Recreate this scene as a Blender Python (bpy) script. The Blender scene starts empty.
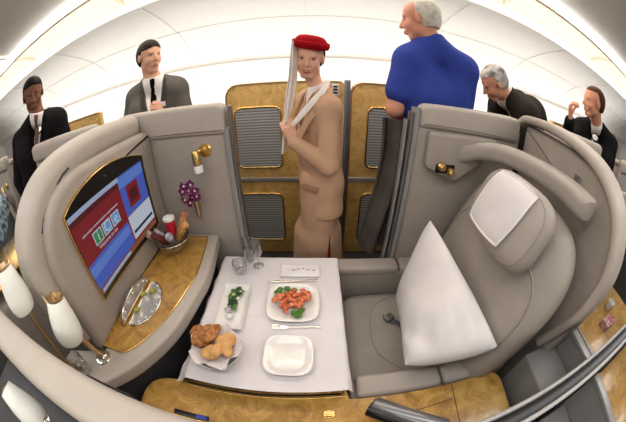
import bpy, bmesh, math, random
import numpy as np
from mathutils import Vector, Matrix, Euler
random.seed(7)
PI = math.pi
scene = bpy.context.scene
COL = scene.collection
FLOOR = 0.06

# ------------------------------------------------------------------ materials
def lin(c):
    return tuple(((v/255)/12.92 if v/255 <= 0.04045 else ((v/255+0.055)/1.055)**2.4) for v in c) + (1.0,)

def new_mat(name):
    m = bpy.data.materials.new(name); m.use_nodes = True
    return m, m.node_tree, m.node_tree.nodes['Principled BSDF']

def mat(name, rgb, rough=0.6, metal=0.0, var=0.06, vscale=12.0, bump=0.0, bscale=200.0, coat=0.0, sheen=0.0, spec=0.5, rgb2=None, trans=0.0, ior=1.45, alpha=1.0):
    m, nt, b = new_mat(name)
    N, L = nt.nodes, nt.links
    tc = N.new('ShaderNodeTexCoord')
    nz = N.new('ShaderNodeTexNoise'); nz.inputs['Scale'].default_value = vscale; nz.inputs['Detail'].default_value = 4
    L.new(tc.outputs['Object'], nz.inputs['Vector'])
    cr = N.new('ShaderNodeValToRGB')
    c = lin(rgb)
    if rgb2 is None:
        a = tuple(v*(1-var) for v in c[:3])+(1,); d = tuple(min(1, v*(1+var)) for v in c[:3])+(1,)
    else:
        a, d = c, lin(rgb2)
    cr.color_ramp.elements[0].position = 0.35; cr.color_ramp.elements[0].color = a
    cr.color_ramp.elements[1].position = 0.65; cr.color_ramp.elements[1].color = d
    L.new(nz.outputs['Fac'], cr.inputs['Fac']); L.new(cr.outputs['Color'], b.inputs['Base Color'])
    b.inputs['Roughness'].default_value = rough; b.inputs['Metallic'].default_value = metal
    b.inputs['Coat Weight'].default_value = coat; b.inputs['Coat Roughness'].default_value = 0.08
    b.inputs['Sheen Weight'].default_value = sheen
    b.inputs['Specular IOR Level'].default_value = spec
    b.inputs['Transmission Weight'].default_value = trans; b.inputs['IOR'].default_value = ior
    if bump > 0:
        n2 = N.new('ShaderNodeTexNoise'); n2.inputs['Scale'].default_value = bscale; n2.inputs['Detail'].default_value = 3
        L.new(tc.outputs['Object'], n2.inputs['Vector'])
        bp = N.new('ShaderNodeBump'); bp.inputs['Strength'].default_value = bump; bp.inputs['Distance'].default_value = 0.004
        L.new(n2.outputs['Fac'], bp.inputs['Height']); L.new(bp.outputs['Normal'], b.inputs['Normal'])
    return m

def burl(name, dark, midc, light, coat=0.6, rough=0.35):
    m, nt, b = new_mat(name); N, L = nt.nodes, nt.links
    tc = N.new('ShaderNodeTexCoord')
    n1 = N.new('ShaderNodeTexNoise'); n1.inputs['Scale'].default_value = 9; n1.inputs['Detail'].default_value = 8; n1.inputs['Roughness'].default_value = 0.7; n1.inputs['Distortion'].default_value = 1.6
    n2 = N.new('ShaderNodeTexVoronoi'); n2.inputs['Scale'].default_value = 26
    L.new(tc.outputs['Object'], n1.inputs['Vector']); L.new(n1.outputs['Color'], n2.inputs['Vector'])
    mx = N.new('ShaderNodeMix'); mx.data_type = 'FLOAT'; mx.inputs[0].default_value = 0.25
    L.new(n1.outputs['Fac'], mx.inputs[2]); L.new(n2.outputs['Distance'], mx.inputs[3])
    cr = N.new('ShaderNodeValToRGB'); e = cr.color_ramp.elements
    e[0].position = 0.3; e[0].color = lin(dark); e[1].position = 0.66; e[1].color = lin(light)
    k = e.new(0.46); k.color = lin(midc)
    L.new(mx.outputs[0], cr.inputs['Fac']); L.new(cr.outputs['Color'], b.inputs['Base Color'])
    b.inputs['Roughness'].default_value = rough; b.inputs['Coat Weight'].default_value = coat; b.inputs['Coat Roughness'].default_value = 0.12
    return m

def emit(name, rgb, strength, base=None):
    m, nt, b = new_mat(name)
    b.inputs['Base Color'].default_value = lin(base or rgb)
    b.inputs['Emission Color'].default_value = lin(rgb); b.inputs['Emission Strength'].default_value = strength
    return m

def stripes(name, c1, c2, scale, axis='Z', rough=0.5):
    m, nt, b = new_mat(name); N, L = nt.nodes, nt.links
    tc = N.new('ShaderNodeTexCoord'); w = N.new('ShaderNodeTexWave'); w.bands_direction = axis; w.inputs['Scale'].default_value = scale
    w.inputs['Distortion'].default_value = 0.6
    L.new(tc.outputs['Object'], w.inputs['Vector'])
    cr = N.new('ShaderNodeValToRGB'); cr.color_ramp.elements[0].color = lin(c1); cr.color_ramp.elements[1].color = lin(c2)
    L.new(w.outputs['Fac'], cr.inputs['Fac']); L.new(cr.outputs['Color'], b.inputs['Base Color'])
    b.inputs['Roughness'].default_value = rough
    return m

def glass(name, rgb=(255,255,255), rough=0.02):
    m, nt, b = new_mat(name); N, L = nt.nodes, nt.links
    g = N.new('ShaderNodeBsdfGlossy'); g.inputs['Roughness'].default_value = 0.05
    t = N.new('ShaderNodeBsdfTransparent'); t.inputs['Color'].default_value = lin((240,240,240))
    fr = N.new('ShaderNodeLayerWeight'); fr.inputs['Blend'].default_value = 0.35
    mx = N.new('ShaderNodeMixShader'); L.new(fr.outputs['Facing'], mx.inputs[0]); L.new(t.outputs[0], mx.inputs[1]); L.new(g.outputs[0], mx.inputs[2])
    L.new(mx.outputs[0], N['Material Output'].inputs['Surface'])
    return m

M = {}
M['shell'] = mat('shell_fabric', (158,149,140), 0.62, var=0.04, bump=0.12, bscale=420)
M['rim'] = mat('rim_leather', (172,163,153), 0.5, var=0.03, bump=0.08, bscale=300)
M['seat'] = mat('seat_leather', (156,148,140), 0.5, var=0.04, bump=0.15, bscale=260)
M['seat2'] = mat('seat_leather_arm', (144,137,130), 0.5, var=0.04, bump=0.1, bscale=260)
M['trimgrey'] = mat('grey_painted_trim', (150,148,146), 0.35, metal=0.3, var=0.03)
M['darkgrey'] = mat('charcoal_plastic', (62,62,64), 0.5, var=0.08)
M['metalgrey'] = mat('satin_grey_metal', (128,128,130), 0.3, metal=0.7, var=0.04)
M['black'] = mat('black_plastic', (14,13,13), 0.3, var=0.05)
M['gold'] = mat('polished_gold', (226,192,122), 0.24, metal=1.0, var=0.04)
M['brass'] = mat('aged_brass', (200,176,140), 0.28, metal=1.0, var=0.08)
M['silver'] = mat('polished_silver', (215,212,206), 0.18, metal=1.0, var=0.04)
M['burl'] = burl('burl_walnut', (106,72,24), (160,118,52), (198,160,86))
M['burl2'] = burl('burl_walnut_door', (150,112,52), (200,160,88), (228,194,128), 0.35, 0.4)
M['louvre'] = stripes('grey_louvre_blind', (96,98,98), (172,174,172), 15, 'Z')
M['carpet'] = mat('dark_carpet', (38,34,32), 0.95, var=0.25, vscale=60, bump=0.5, bscale=500)
M['panel'] = mat('cabin_white_panel', (232,228,222), 0.5, var=0.015)
M['ceil'] = mat('cabin_ceiling_panel', (226,222,216), 0.55, var=0.015)
M['seam'] = mat('panel_seam', (214,211,206), 0.6)
M['covewarm'] = emit('cove_lamp_glow', (255,222,182), 3.0)
M['led'] = emit('fill_strip_glow', (255,246,232), 6.0)  # glow meant for the added ceiling strips, unused
M['tanedge'] = mat('beige_suit_edge', (150,116,92), 0.85)
M['midgrey'] = mat('mid_grey_panel', (122,120,118), 0.5, var=0.04)
M['frost'] = mat('frosted_silver', (196,194,190), 0.42, metal=0.75, var=0.06)
M['lampglow'] = emit('downlight_glow', (255,244,224), 9.0)
M['linen'] = mat('white_table_linen', (210,205,207), 0.85, var=0.03, bump=0.12, bscale=240)
M['pillow'] = mat('white_cotton', (212,208,208), 0.85, var=0.03, bump=0.15, bscale=120)
M['porcelain'] = mat('white_porcelain', (222,220,216), 0.2, coat=0.5, var=0.01)
M['shade'] = mat('opal_lamp_shade', (238,240,232), 0.45, var=0.02)
M['glass'] = glass('clear_glass')
M['toast'] = mat('bread_crust', (132,82,42), 0.8, rgb2=(190,132,78), vscale=60, bump=0.6, bscale=90)
M['bun'] = mat('bread_bun', (192,138,80), 0.75, rgb2=(216,170,112), vscale=22, bump=0.3, bscale=60)
M['lobster'] = mat('lobster_meat', (160,48,20), 0.4, rgb2=(224,140,92), vscale=55, bump=0.3, bscale=120)
M['green'] = mat('salad_leaf', (44,92,24), 0.6, rgb2=(96,140,52), vscale=60)
M['darkgreen'] = mat('dark_leaf', (30,54,26), 0.6, rgb2=(60,84,46), vscale=60)
M['cream'] = mat('cream_food', (226,220,186), 0.6, rgb2=(238,236,218), vscale=40)
M['skin'] = mat('skin_light', (214,164,138), 0.55, var=0.05, spec=0.3)
M['skin2'] = mat('skin_brown', (112,72,54), 0.5, var=0.05, spec=0.3)
M['skin3'] = mat('skin_pink', (206,146,120), 0.55, var=0.07, spec=0.3)
M['lips'] = mat('lips_red', (172,44,48), 0.4)
M['lipsn'] = mat('lips_natural', (164,96,84), 0.5)
M['lipsd'] = mat('lips_dark', (92,48,42), 0.5)
M['eye'] = mat('eye_dark', (40,30,26), 0.2)
M['teeth'] = mat('teeth', (236,230,222), 0.3)
M['hairb'] = mat('hair_dark_brown', (40,30,24), 0.6, spec=0.12, bump=0.5, bscale=160)
M['hairk'] = mat('hair_black', (18,16,16), 0.6, spec=0.12, bump=0.5, bscale=160)
M['hairg'] = mat('hair_grey', (96,92,88), 0.7, spec=0.12, rgb2=(206,202,198), vscale=18, bump=0.5, bscale=160)
M['hairw'] = mat('hair_white', (186,180,168), 0.7, spec=0.12, rgb2=(222,216,204), vscale=30, bump=0.4, bscale=160)
M['hairr'] = mat('hair_auburn', (74,46,32), 0.6, spec=0.12, bump=0.5, bscale=160)
M['tan'] = mat('beige_suit_wool', (186,150,122), 0.85, spec=0.12, var=0.04, bump=0.2, bscale=400)
M['redhat'] = mat('red_felt', (196,22,38), 0.85, spec=0.12, var=0.08)
M['red'] = mat('red_lining', (170,20,40), 0.7)
M['veil'] = mat('white_veil', (232,222,214), 0.8, spec=0.12, var=0.04)
M['suitk'] = mat('black_suit', (24,22,24), 0.85, spec=0.12, var=0.1, bump=0.1, bscale=400)
M['suitb'] = mat('charcoal_brown_suit', (42,36,34), 0.85, spec=0.12, var=0.1, bump=0.1, bscale=400)
M['suitg'] = mat('grey_suit', (92,88,84), 0.85, spec=0.12, var=0.06, bump=0.1, bscale=400)
M['shirt'] = mat('white_shirt', (232,226,222), 0.8, spec=0.12, var=0.02)
M['blue'] = mat('royal_blue_shirt', (52,68,150), 0.8, spec=0.12, var=0.06, bump=0.15, bscale=60)
M['tiek'] = mat('black_tie', (16,14,18), 0.5, spec=0.12)
M['tier'] = stripes('striped_tie', (70,28,30), (176,140,120), 22, 'DIAGONAL')
M['trouser'] = mat('dark_trousers', (30,30,34), 0.85, spec=0.12)
M['shoe'] = mat('black_shoe', (12,12,12), 0.3)
M['coat'] = mat('grey_garment', (84,78,72), 0.9, spec=0.12, rgb2=(70,64,60), vscale=8)
M['orchid'] = mat('magenta_orchid', (104,10,70), 0.6, rgb2=(178,84,150), vscale=60)
M['paper'] = mat('white_paper', (222,218,219), 0.7)
M['ink'] = mat('grey_ink', (90,88,96), 0.7)

# ------------------------------------------------------------------ object helpers
def thing(name, label, cat, loc=(0,0,0), group=None):
    o = bpy.data.objects.new(name, None); COL.objects.link(o); o.empty_display_size = 0.05
    o.location = loc; o['label'] = label; o['category'] = cat
    if group: o['group'] = group
    return o

def tag(o, label=None, cat=None, group=None, kind=None):
    if label: o['label'] = label
    if cat: o['category'] = cat
    if group: o['group'] = group
    if kind: o['kind'] = kind
    return o

def root_loc(p):
    v = Vector((0,0,0))
    while p is not None:
        v += p.location; p = p.parent
    return v

def link(name, me, m, parent=None, smooth=True, loc=None):
    o = bpy.data.objects.new(name, me); COL.objects.link(o)
    ms = m if isinstance(m, (list, tuple)) else [m]
    for x in ms: me.materials.append(x)
    off = root_loc(parent) if parent is not None else (Vector(loc) if loc is not None else Vector((0,0,0)))
    me.transform(Matrix.Translation(-off))
    if parent is not None:
        o.parent = parent
    elif loc is not None:
        o.location = loc
    if smooth:
        me.polygons.foreach_set('use_smooth', [True]*len(me.polygons))
    return o

def from_bm(name, bm, m, parent=None, smooth=False, loc=None, angle=40):
    bmesh.ops.recalc_face_normals(bm, faces=bm.faces[:])
    me = bpy.data.meshes.new(name); bm.to_mesh(me); bm.free()
    o = link(name, me, m, parent, True, loc)
    me.set_sharp_from_angle(angle=math.radians(angle))
    return o

def add_box(bm, lo, hi, bev=0.0, seg=3, mtx=None):
    b = bmesh.new(); bmesh.ops.create_cube(b, size=1)
    for v in b.verts:
        v.co = Vector([(lo[i]+hi[i])/2 + v.co[i]*(hi[i]-lo[i]) for i in range(3)])
    if bev > 0:
        bmesh.ops.bevel(b, geom=b.edges[:], offset=bev, segments=seg, profile=0.5, affect='EDGES')
    if mtx is not None: b.transform(mtx)
    me = bpy.data.meshes.new('t'); b.to_mesh(me); b.free(); bm.from_mesh(me); bpy.data.meshes.remove(me)

def box(name, lo, hi, m, parent=None, bev=0.005, seg=3, loc=None, mtx=None):
    bm = bmesh.new(); add_box(bm, lo, hi, bev, seg, mtx)
    return from_bm(name, bm, m, parent, loc=loc)

def add_prism(bm, pts, axis, a, b_, bev=0.0, seg=3):
    """2-D polygon pts extruded along axis from a to b_. axis x: pts=(y,z); y: (x,z); z: (x,y)."""
    b = bmesh.new()
    def P(p, t):
        return {'x': (t, p[0], p[1]), 'y': (p[0], t, p[1]), 'z': (p[0], p[1], t)}[axis]
    v0 = [b.verts.new(P(p, a)) for p in pts]; v1 = [b.verts.new(P(p, b_)) for p in pts]
    b.faces.new(v0); b.faces.new(v1[::-1]); n = len(pts)
    for i in range(n): b.faces.new((v0[i], v1[i], v1[(i+1)%n], v0[(i+1)%n]))
    bmesh.ops.recalc_face_normals(b, faces=b.faces[:])
    if bev > 0:
        cap = [e for e in b.edges if (e.verts[0] in v0 and e.verts[1] in v0) or (e.verts[0] in v1 and e.verts[1] in v1)]
        bmesh.ops.bevel(b, geom=cap, offset=bev, segments=seg, profile=0.5, affect='EDGES')
    me = bpy.data.meshes.new('t'); b.to_mesh(me); b.free(); bm.from_mesh(me); bpy.data.meshes.remove(me)

def prism(name, pts, axis, a, b_, m, parent=None, bev=0.0, seg=3, loc=None, angle=40):
    bm = bmesh.new(); add_prism(bm, pts, axis, a, b_, bev, seg)
    return from_bm(name, bm, m, parent, loc=loc, angle=angle)

def smooth_path(pts, n=8, closed=False):
    P = [Vector(p) for p in pts]; out = []
    N = len(P); rng = N if closed else N-1
    for i in range(rng):
        if closed: p0, p1, p2, p3 = P[(i-1)%N], P[i], P[(i+1)%N], P[(i+2)%N]
        else: p0, p1, p2, p3 = P[max(i-1,0)], P[i], P[i+1], P[min(i+2,N-1)]
        for k in range(n):
            t = k/n
            out.append(0.5*((2*p1)+(-p0+p2)*t+(2*p0-5*p1+4*p2-p3)*t*t+(-p0+3*p1-3*p2+p3)*t**3))
    if not closed: out.append(P[-1])
    return out

def rrect(w, h, r, n=4):
    out = []
    for cx, cy, a0 in ((w/2-r, h/2-r, 0), (-w/2+r, h/2-r, PI/2), (-w/2+r, -h/2+r, PI), (w/2-r, -h/2+r, 1.5*PI)):
        for k in range(n+1):
            a = a0+PI/2*k/n; out.append((cx+r*math.cos(a), cy+r*math.sin(a)))
    return out

def circ(r, n=12): return [(r*math.cos(2*PI*k/n), r*math.sin(2*PI*k/n)) for k in range(n)]

def add_sweep(bm, path, sec, up=(0,0,1), closed=False, scale=None):
    path = [Vector(p) for p in path]; n = len(path); rings = []
    upv = Vector(up)
    for i, p in enumerate(path):
        if closed: t = path[(i+1)%n]-path[i-1]
        else: t = path[min(i+1,n-1)]-path[max(i-1,0)]
        t.normalize()
        s = t.cross(upv)
        if s.length < 1e-4: s = t.cross(Vector((1,0.01,0)))
        s.normalize(); u = s.cross(t).normalized()
        k = scale(i/(n-1)) if scale else 1.0
        rings.append([bm.verts.new(p+s*(a*k)+u*(b*k)) for a, b in sec])
    m = len(sec)
    for i in range(n if closed else n-1):
        A, B = rings[i], rings[(i+1)%n]
        for j in range(m): bm.faces.new((A[j], A[(j+1)%m], B[(j+1)%m], B[j]))
    if not closed:
        bm.faces.new(rings[0][::-1]); bm.faces.new(rings[-1])

def sweep(name, path, sec, m, parent=None, up=(0,0,1), closed=False, loc=None, scale=None, angle=50):
    bm = bmesh.new(); add_sweep(bm, path, sec, up, closed, scale)
    return from_bm(name, bm, m, parent, loc=loc, angle=angle)

def tube(name, path, r, m, parent=None, loc=None, n=12, closed=False, scale=None):
    return sweep(name, path, circ(r, n), m, parent, up=(0.13,0.07,1), loc=loc, closed=closed, scale=scale, angle=70)

def add_lathe(bm, prof, seg=32, center=(0,0,0), axis=(0,0,1)):
    q = Vector((0,0,1)).rotation_difference(Vector(axis).normalized()); c = Vector(center); rings = []
    for r, z in prof:
        if r < 1e-5: rings.append([bm.verts.new(c+q@Vector((0,0,z)))])
        else: rings.append([bm.verts.new(c+q@Vector((r*math.cos(2*PI*k/seg), r*math.sin(2*PI*k/seg), z))) for k in range(seg)])
    for A, B in zip(rings, rings[1:]):
        if len(A) == 1 and len(B) == 1: continue
        for k in range(seg):
            k2 = (k+1)%seg
            if len(A) == 1: bm.faces.new((A[0], B[k], B[k2]))
            elif len(B) == 1: bm.faces.new((A[k], A[k2], B[0]))
            else: bm.faces.new((A[k], A[k2], B[k2], B[k]))

def lathe(name, prof, m, center=(0,0,0), axis=(0,0,1), parent=None, seg=32, loc=None, angle=40):
    bm = bmesh.new(); add_lathe(bm, prof, seg, center, axis)
    return from_bm(name, bm, m, parent, loc=loc, angle=angle)

def grid_mesh(name, fn, nu, nv, m, parent=None, thick=0.0, loc=None, angle=60):
    """fn(u,v)->Vector, u,v in 0..1; solidified along normals by thick."""
    bm = bmesh.new()
    g = [[bm.verts.new(fn(i/nu, j/nv)) for j in range(nv+1)] for i in range(nu+1)]
    for i in range(nu):
        for j in range(nv): bm.faces.new((g[i][j], g[i+1][j], g[i+1][j+1], g[i][j+1]))
    if thick:
        bm.normal_update()
        h = [[bm.verts.new(g[i][j].co-g[i][j].normal*thick) for j in range(nv+1)] for i in range(nu+1)]
        for i in range(nu):
            for j in range(nv): bm.faces.new((h[i][j+1], h[i+1][j+1], h[i+1][j], h[i][j]))
            bm.faces.new((g[i][0], h[i][0], h[i+1][0], g[i+1][0])); bm.faces.new((g[i+1][nv], h[i+1][nv], h[i][nv], g[i][nv]))
        for j in range(nv):
            bm.faces.new((g[0][j+1], h[0][j+1], h[0][j], g[0][j])); bm.faces.new((g[nu][j], h[nu][j], h[nu][j+1], g[nu][j+1]))
    return from_bm(name, bm, m, parent, loc=loc, angle=angle)

def padded_pt(c, U, V, N_, a, b, s, t, n, p=4.0, q=0.45, rnd=0.5):
    """point of a cushion front: outline is a superellipse, height falls off towards the outline"""
    e = 2+(1-rnd)*6; m = max(abs(s), abs(t))
    if m < 1e-6: return Vector(c)+N_*n
    se = (abs(s/m)**e+abs(t/m)**e)**(-1/e)
    s2, t2 = s*se, t*se
    f = max(0, 1-m**p)**q
    return Vector(c)+U*(a*s2)+V*(b*t2)+N_*(n*f)

def surf_pt(c, U, V, N_, a, b, s, t, n, p=4.0, q=0.45, rnd=0.5):
    e = 2+(1-rnd)*6; m = (abs(s)**e+abs(t)**e)**(1/e)
    return Vector(c)+U*(a*s)+V*(b*t)+N_*(n*max(0, 1-m**p)**q)

def padded(name, c, U, V, a, b, cf, cb, m, parent=None, n=22, p=4.0, q=0.45, rnd=0.5, noise=0.0, loc=None, taper=0.0):
    U = Vector(U).normalized(); V = Vector(V).normalized(); N_ = U.cross(V).normalized()
    bm = bmesh.new(); F = {}; B = {}
    def w(x): return math.sin(x*PI/2)
    for i in range(n+1):
        for j in range(n+1):
            s = w(-1+2*i/n); t = w(-1+2*j/n)
            aa = a*(1-taper*(t+1)/2)
            off = (math.sin(7*s+3*t)*math.cos(5*t-2*s))*noise
            F[i,j] = bm.verts.new(padded_pt(c,U,V,N_,aa,b,s,t,cf+off,p,q,rnd))
            if i in (0,n) or j in (0,n): B[i,j] = F[i,j]
            else: B[i,j] = bm.verts.new(padded_pt(c,U,V,N_,aa,b,s,t,-cb,p,q,rnd))
    for i in range(n):
        for j in range(n):
            bm.faces.new((F[i,j],F[i+1,j],F[i+1,j+1],F[i,j+1]))
            bm.faces.new((B[i,j+1],B[i+1,j+1],B[i+1,j],B[i,j]))
    return from_bm(name, bm, m, parent, loc=loc, angle=80)

def struct(o): o['kind'] = 'structure'; return o

def rounded_poly(pts, n=8):
    """pts: (x, y, radius) corners -> polyline with circular-ish corners."""
    out = []; N = len(pts)
    for i in range(N):
        p = Vector(pts[i][:2]); r = pts[i][2]
        a = Vector(pts[i-1][:2]); b = Vector(pts[(i+1)%N][:2])
        if r <= 0: out.append(tuple(p)); continue
        A = p+(a-p).normalized()*r; B = p+(b-p).normalized()*r
        for k in range(n+1):
            t = k/n; q = A*(1-t)**2+p*2*t*(1-t)+B*t*t; out.append(tuple(q))
    return out

def text(name, s, size, loc, m, parent, rot, ext=0.0008, align='CENTER', sx=1.0):
    cu = bpy.data.curves.new('t', 'FONT'); cu.body = s; cu.size = size; cu.extrude = ext; cu.align_x = align; cu.align_y = 'CENTER'
    t = bpy.data.objects.new('t', cu); COL.objects.link(t); bpy.context.view_layer.update()
    me = bpy.data.meshes.new_from_object(t, depsgraph=bpy.context.evaluated_depsgraph_get()); bpy.data.objects.remove(t)
    me.name = name; me.materials.clear()
    me.transform(Matrix.Translation(Vector(loc))@Euler(rot).to_matrix().to_4x4()@Matrix.Scale(sx,4,(1,0,0)))
    return link(name, me, m, parent, False)

def copy_tree(o, parent=None):
    c = o.copy(); COL.objects.link(c)
    if parent is not None: c.parent = parent
    for ch in list(o.children): copy_tree(ch, c)
    return c

# ------------------------------------------------------------------ camera
cd = bpy.data.cameras.new('camera'); cam = bpy.data.objects.new('camera', cd); COL.objects.link(cam)
cd.type = 'PANO'; cd.panorama_type = 'FISHEYE_EQUISOLID'
cd.sensor_width = 36; cd.sensor_height = 24; cd.sensor_fit = 'AUTO'
cd.fisheye_lens = 272/626*36; cd.fisheye_fov = math.radians(200)
cd.clip_start = 0.01
cam.location = (0,0,1.6); cam.rotation_euler = (math.radians(60),0,0)
scene.camera = cam

# ------------------------------------------------------------------ cabin
X0, X1 = -8.0, 8.0
def extr(name, prof, m, x0=X0, x1=X1, th=0.03, up=True):
    """open yz profile extruded along x with thickness."""
    bm = bmesh.new(); P = [Vector((0,a,b)) for a,b in prof]
    n = len(P); off = []
    for i in range(n):
        t = (P[min(i+1,n-1)]-P[max(i-1,0)]).normalized(); nn = Vector((0,-t.z,t.y))
        off.append(P[i]+nn*th)
    poly = [(p.y,p.z) for p in P]+[(p.y,p.z) for p in reversed(off)]
    add_prism(bm, poly, 'x', x0, x1)
    return struct(from_bm(name, bm, m, angle=25))

struct(box('floor', (X0,-3.4,FLOOR-0.1), (X1,3.4,FLOOR), M['carpet'], bev=0))
wallp = [(3.32,FLOOR),(3.38,0.6),(3.36,1.1),(3.30,1.5),(3.22,1.72),(3.12,1.76)]
extr('wall_far', wallp, M['panel'], th=-0.05)
bin_path = smooth_path([(0,3.12,1.72),(0,3.14,1.86),(0,3.02,2.02),(0,2.72,2.19),(0,2.35,2.31),(0,2.05,2.375),(0,1.93,2.375)], 6)
binp = [(v.y,v.z) for v in bin_path]
extr('trim_1', binp, M['panel'], th=-0.02)
cove = [(1.93,2.375),(1.93,2.40),(1.90,2.50),(1.72,2.56),(1.45,2.54),(1.36,2.47),(1.36,2.42)]
extr('trim_2', cove, M['panel'], th=-0.03)
cz = [(1.36,2.42),(1.1,2.46),(0.6,2.49),(0,2.5),(-0.6,2.49),(-1.1,2.46),(-1.36,2.42)]
extr('ceiling', cz, M['ceil'], th=-0.04)
extr('trim_3', [(-y,z) for y,z in cove], M['panel'], th=0.03)
extr('trim_4', [(-y,z) for y,z in binp], M['panel'], th=0.02)
extr('wall_near', [(-y,z) for y,z in wallp], M['panel'], th=0.05)
struct(box('wall_fore', (X0-0.1,-3.45,FLOOR-0.1),(X0,3.45,2.7), M['panel'], bev=0))
struct(box('wall_aft', (X1,-3.45,FLOOR-0.1),(X1+0.1,3.45,2.7), M['panel'], bev=0))
# lip mouldings of the cove and the bins
n = 5
def line_trim(y, z, w, h, m):
    global n
    struct(box('trim_%d'%n, (X0,y-w/2,z-h/2),(X1,y+w/2,z+h/2), m, bev=min(w,h)*0.4)); n += 1
line_trim(1.95,2.375,0.06,0.035,M['panel']); line_trim(1.34,2.415,0.05,0.025,M['panel'])
line_trim(3.09,1.735,0.03,0.03,M['panel']); 
# seams across the bins
def seam(x, mirror=1):
    global n
    pts = [(x, mirror*(v.y-0.004), v.z-0.004) for v in bin_path]
    struct(sweep('trim_%d'%n, pts, rrect(0.009,0.003,0.001,1), M['seam'], up=(1,0,0))); n += 1
    pts = [(x, mirror*y, z) for y, z in [(3.315,0.3),(3.365,0.7),(3.345,1.1),(3.285,1.5),(3.21,1.70)]]
    struct(sweep('trim_%d'%n, pts, rrect(0.012,0.004,0.001,1), M['seam'], up=(1,0,0))); n += 1
for k in range(-5,6): seam(-0.07+1.35*k)
struct(sweep('trim_%d'%n, [(X0,2.72,2.18),(X1,2.72,2.18)], rrect(0.006,0.006,0.001,1), M['seam'])); n += 1
# cove lights: one warm diffuser per bay, divided by ribs
SEG = 1.57
for mir, lab in ((1,'beyond the aisle'),(-1,'behind the photographer')):
    for k in range(-4,4):
        x0 = 0.0+k*SEG; x1 = x0+SEG
        if mir == -1 and k not in (-2,-1,0,1): continue
        side = 'leftmost' if k==-4 else ''
        t = thing('cove_light', '%s' % ['leftmost','second from left','third from left','middle-left','middle-right','third from right','second from right','rightmost'][k+4]+' warm ceiling cove light '+lab, 'cove light', ((x0+x1)/2, mir*1.7, 2.5), 'cove lights along the ceiling')
        pts = [(1.905,2.465),(1.86,2.505),(1.72,2.53),(1.5,2.512),(1.42,2.48)]
        bm = bmesh.new(); poly = [(mir*y, z) for y, z in pts]+[(mir*y, z+0.008) for y, z in reversed(pts)]
        add_prism(bm, poly, 'x', x0+0.03, x1-0.03)
        from_bm('diffuser', bm, M['covewarm'], t)
        rp = [(x0, mir*y, z) for y, z in [(1.92,2.385),(1.90,2.47),(1.72,2.53),(1.45,2.51),(1.37,2.43)]]
        sweep('rib', smooth_path(rp,4), rrect(0.05,0.02,0.006,2), M['panel'], t, up=(1,0,0))
for x, lab in ((-2.75,'above the man in the black suit'),(2.9,'above the man raising his fist')):
    t = thing('ceiling_downlight', 'round white glowing ceiling downlight, '+lab, 'downlight', (x,1.12,2.43))
    lathe('ring', [(0.10,0.0),(0.13,0.0),(0.135,-0.012),(0.10,-0.014),(0.10,0)], M['panel'], (x,1.12,2.435), parent=t)
    lathe('lens', [(0,-0.03),(0.05,-0.026),(0.10,-0.012),(0.10,0.0)], M['lampglow'], (x,1.12,2.435), parent=t)

def area(name, loc, size, sizey, power, rgb, rot=(0,0,0)):
    l = bpy.data.lights.new(name,'AREA'); l.shape='RECTANGLE'; l.size=size; l.size_y=sizey; l.energy=power; l.color=rgb
    o = bpy.data.objects.new(name,l); COL.objects.link(o); o.location=loc; o.rotation_euler=rot; return o
area('cove_lamp_far', (0,1.66,2.49), 10, 0.3, 130, (1,0.95,0.88))
area('cove_lamp_near', (0,-1.66,2.49), 10, 0.3, 165, (1,0.96,0.91))
area('overhead_fill', (0,0.0,2.44), 9, 0.5, 160, (1,0.98,0.96))  # added overhead fill brightening the whole suite, no fixture there
for my in (1,-1):
    # added strip lights on thin boards, only to brighten the middle ceiling
    struct(box('trim_%d'%n, (-5,my*1.30-0.012,2.362),(5,my*1.30+0.012,2.372), M['panel'], bev=0)); n += 1
    area('lip_fill', (0,my*1.295,2.376), 10, 0.02, 34, (1,0.97,0.92), (math.radians(-150 if my>0 else 150),0,0))
area('bin_fill', (0,1.31,2.372), 10, 0.02, 90, (1,0.98,0.95), (math.radians(65),0,0))  # extra strip light, added facing outward to brighten the bins
# unseen area light added behind the doors to brighten side panels and bins
area('side_panel_fill', (0,2.35,1.15), 12, 0.3, 240, (1,0.99,0.97), (math.radians(130),0,0))

# ------------------------------------------------------------------ aisle doors
def suite_door(x0, x1, label, louvre_x, group='burl walnut sliding suite doors'):
    t = thing('suite_door', label, 'door', ((x0+x1)/2,1.93,FLOOR), group)
    pts = rounded_poly([(x0,FLOOR+0.02,0),(x1,FLOOR+0.02,0),(x1,1.525,0.03),(x0,1.525,0.09)])
    prism('panel', pts, 'y', 1.90, 1.945, M['burl2'], t, bev=0.006)
    box('cross_band', (x0,1.893,0.765),(x1,1.905,0.80), M['trimgrey'], t, bev=0.003)
    path = [(x0+0.0,1.90,FLOOR+0.05),(x0+0.0,1.90,1.43)]+[(x0+0.09-0.09*math.cos(a),1.90,1.43+0.09*math.sin(a)) for a in (0.3,0.7,1.1,1.57)]+[(x1-0.02,1.90,1.522)]
    sweep('edge_trim', path, rrect(0.012,0.012,0.004,2), M['brass'], t, up=(0,1,0))
    for (z0, z1) in ((0.885,1.345),(0.225,0.665)):
        a, b = louvre_x; dx = 0 if z0 > 0.5 else -0.01
        p = rounded_poly([(a+dx,z0,0.05),(b+dx,z0,0.05),(b+dx,z1,0.06),(a+dx,z1,0.06)],6)
        fr = sweep('window_frame', [(x,1.893,z) for x,z in p], rrect(0.014,0.014,0.004,2), M['gold'], t, up=(0,1,0), closed=True)
        q = rounded_poly([(a+dx+.004,z0+.004,0.05),(b+dx-.004,z0+.004,0.05),(b+dx-.004,z1-.004,0.06),(a+dx+.004,z1-.004,0.06)],6)
        prism('blind', q, 'y', 1.889, 1.901, M['louvre'], t)
    return t
d1 = suite_door(-0.62,0.212,'burl walnut suite door with two grey louvred windows behind the flight attendant',(-0.56,-0.225))
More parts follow.
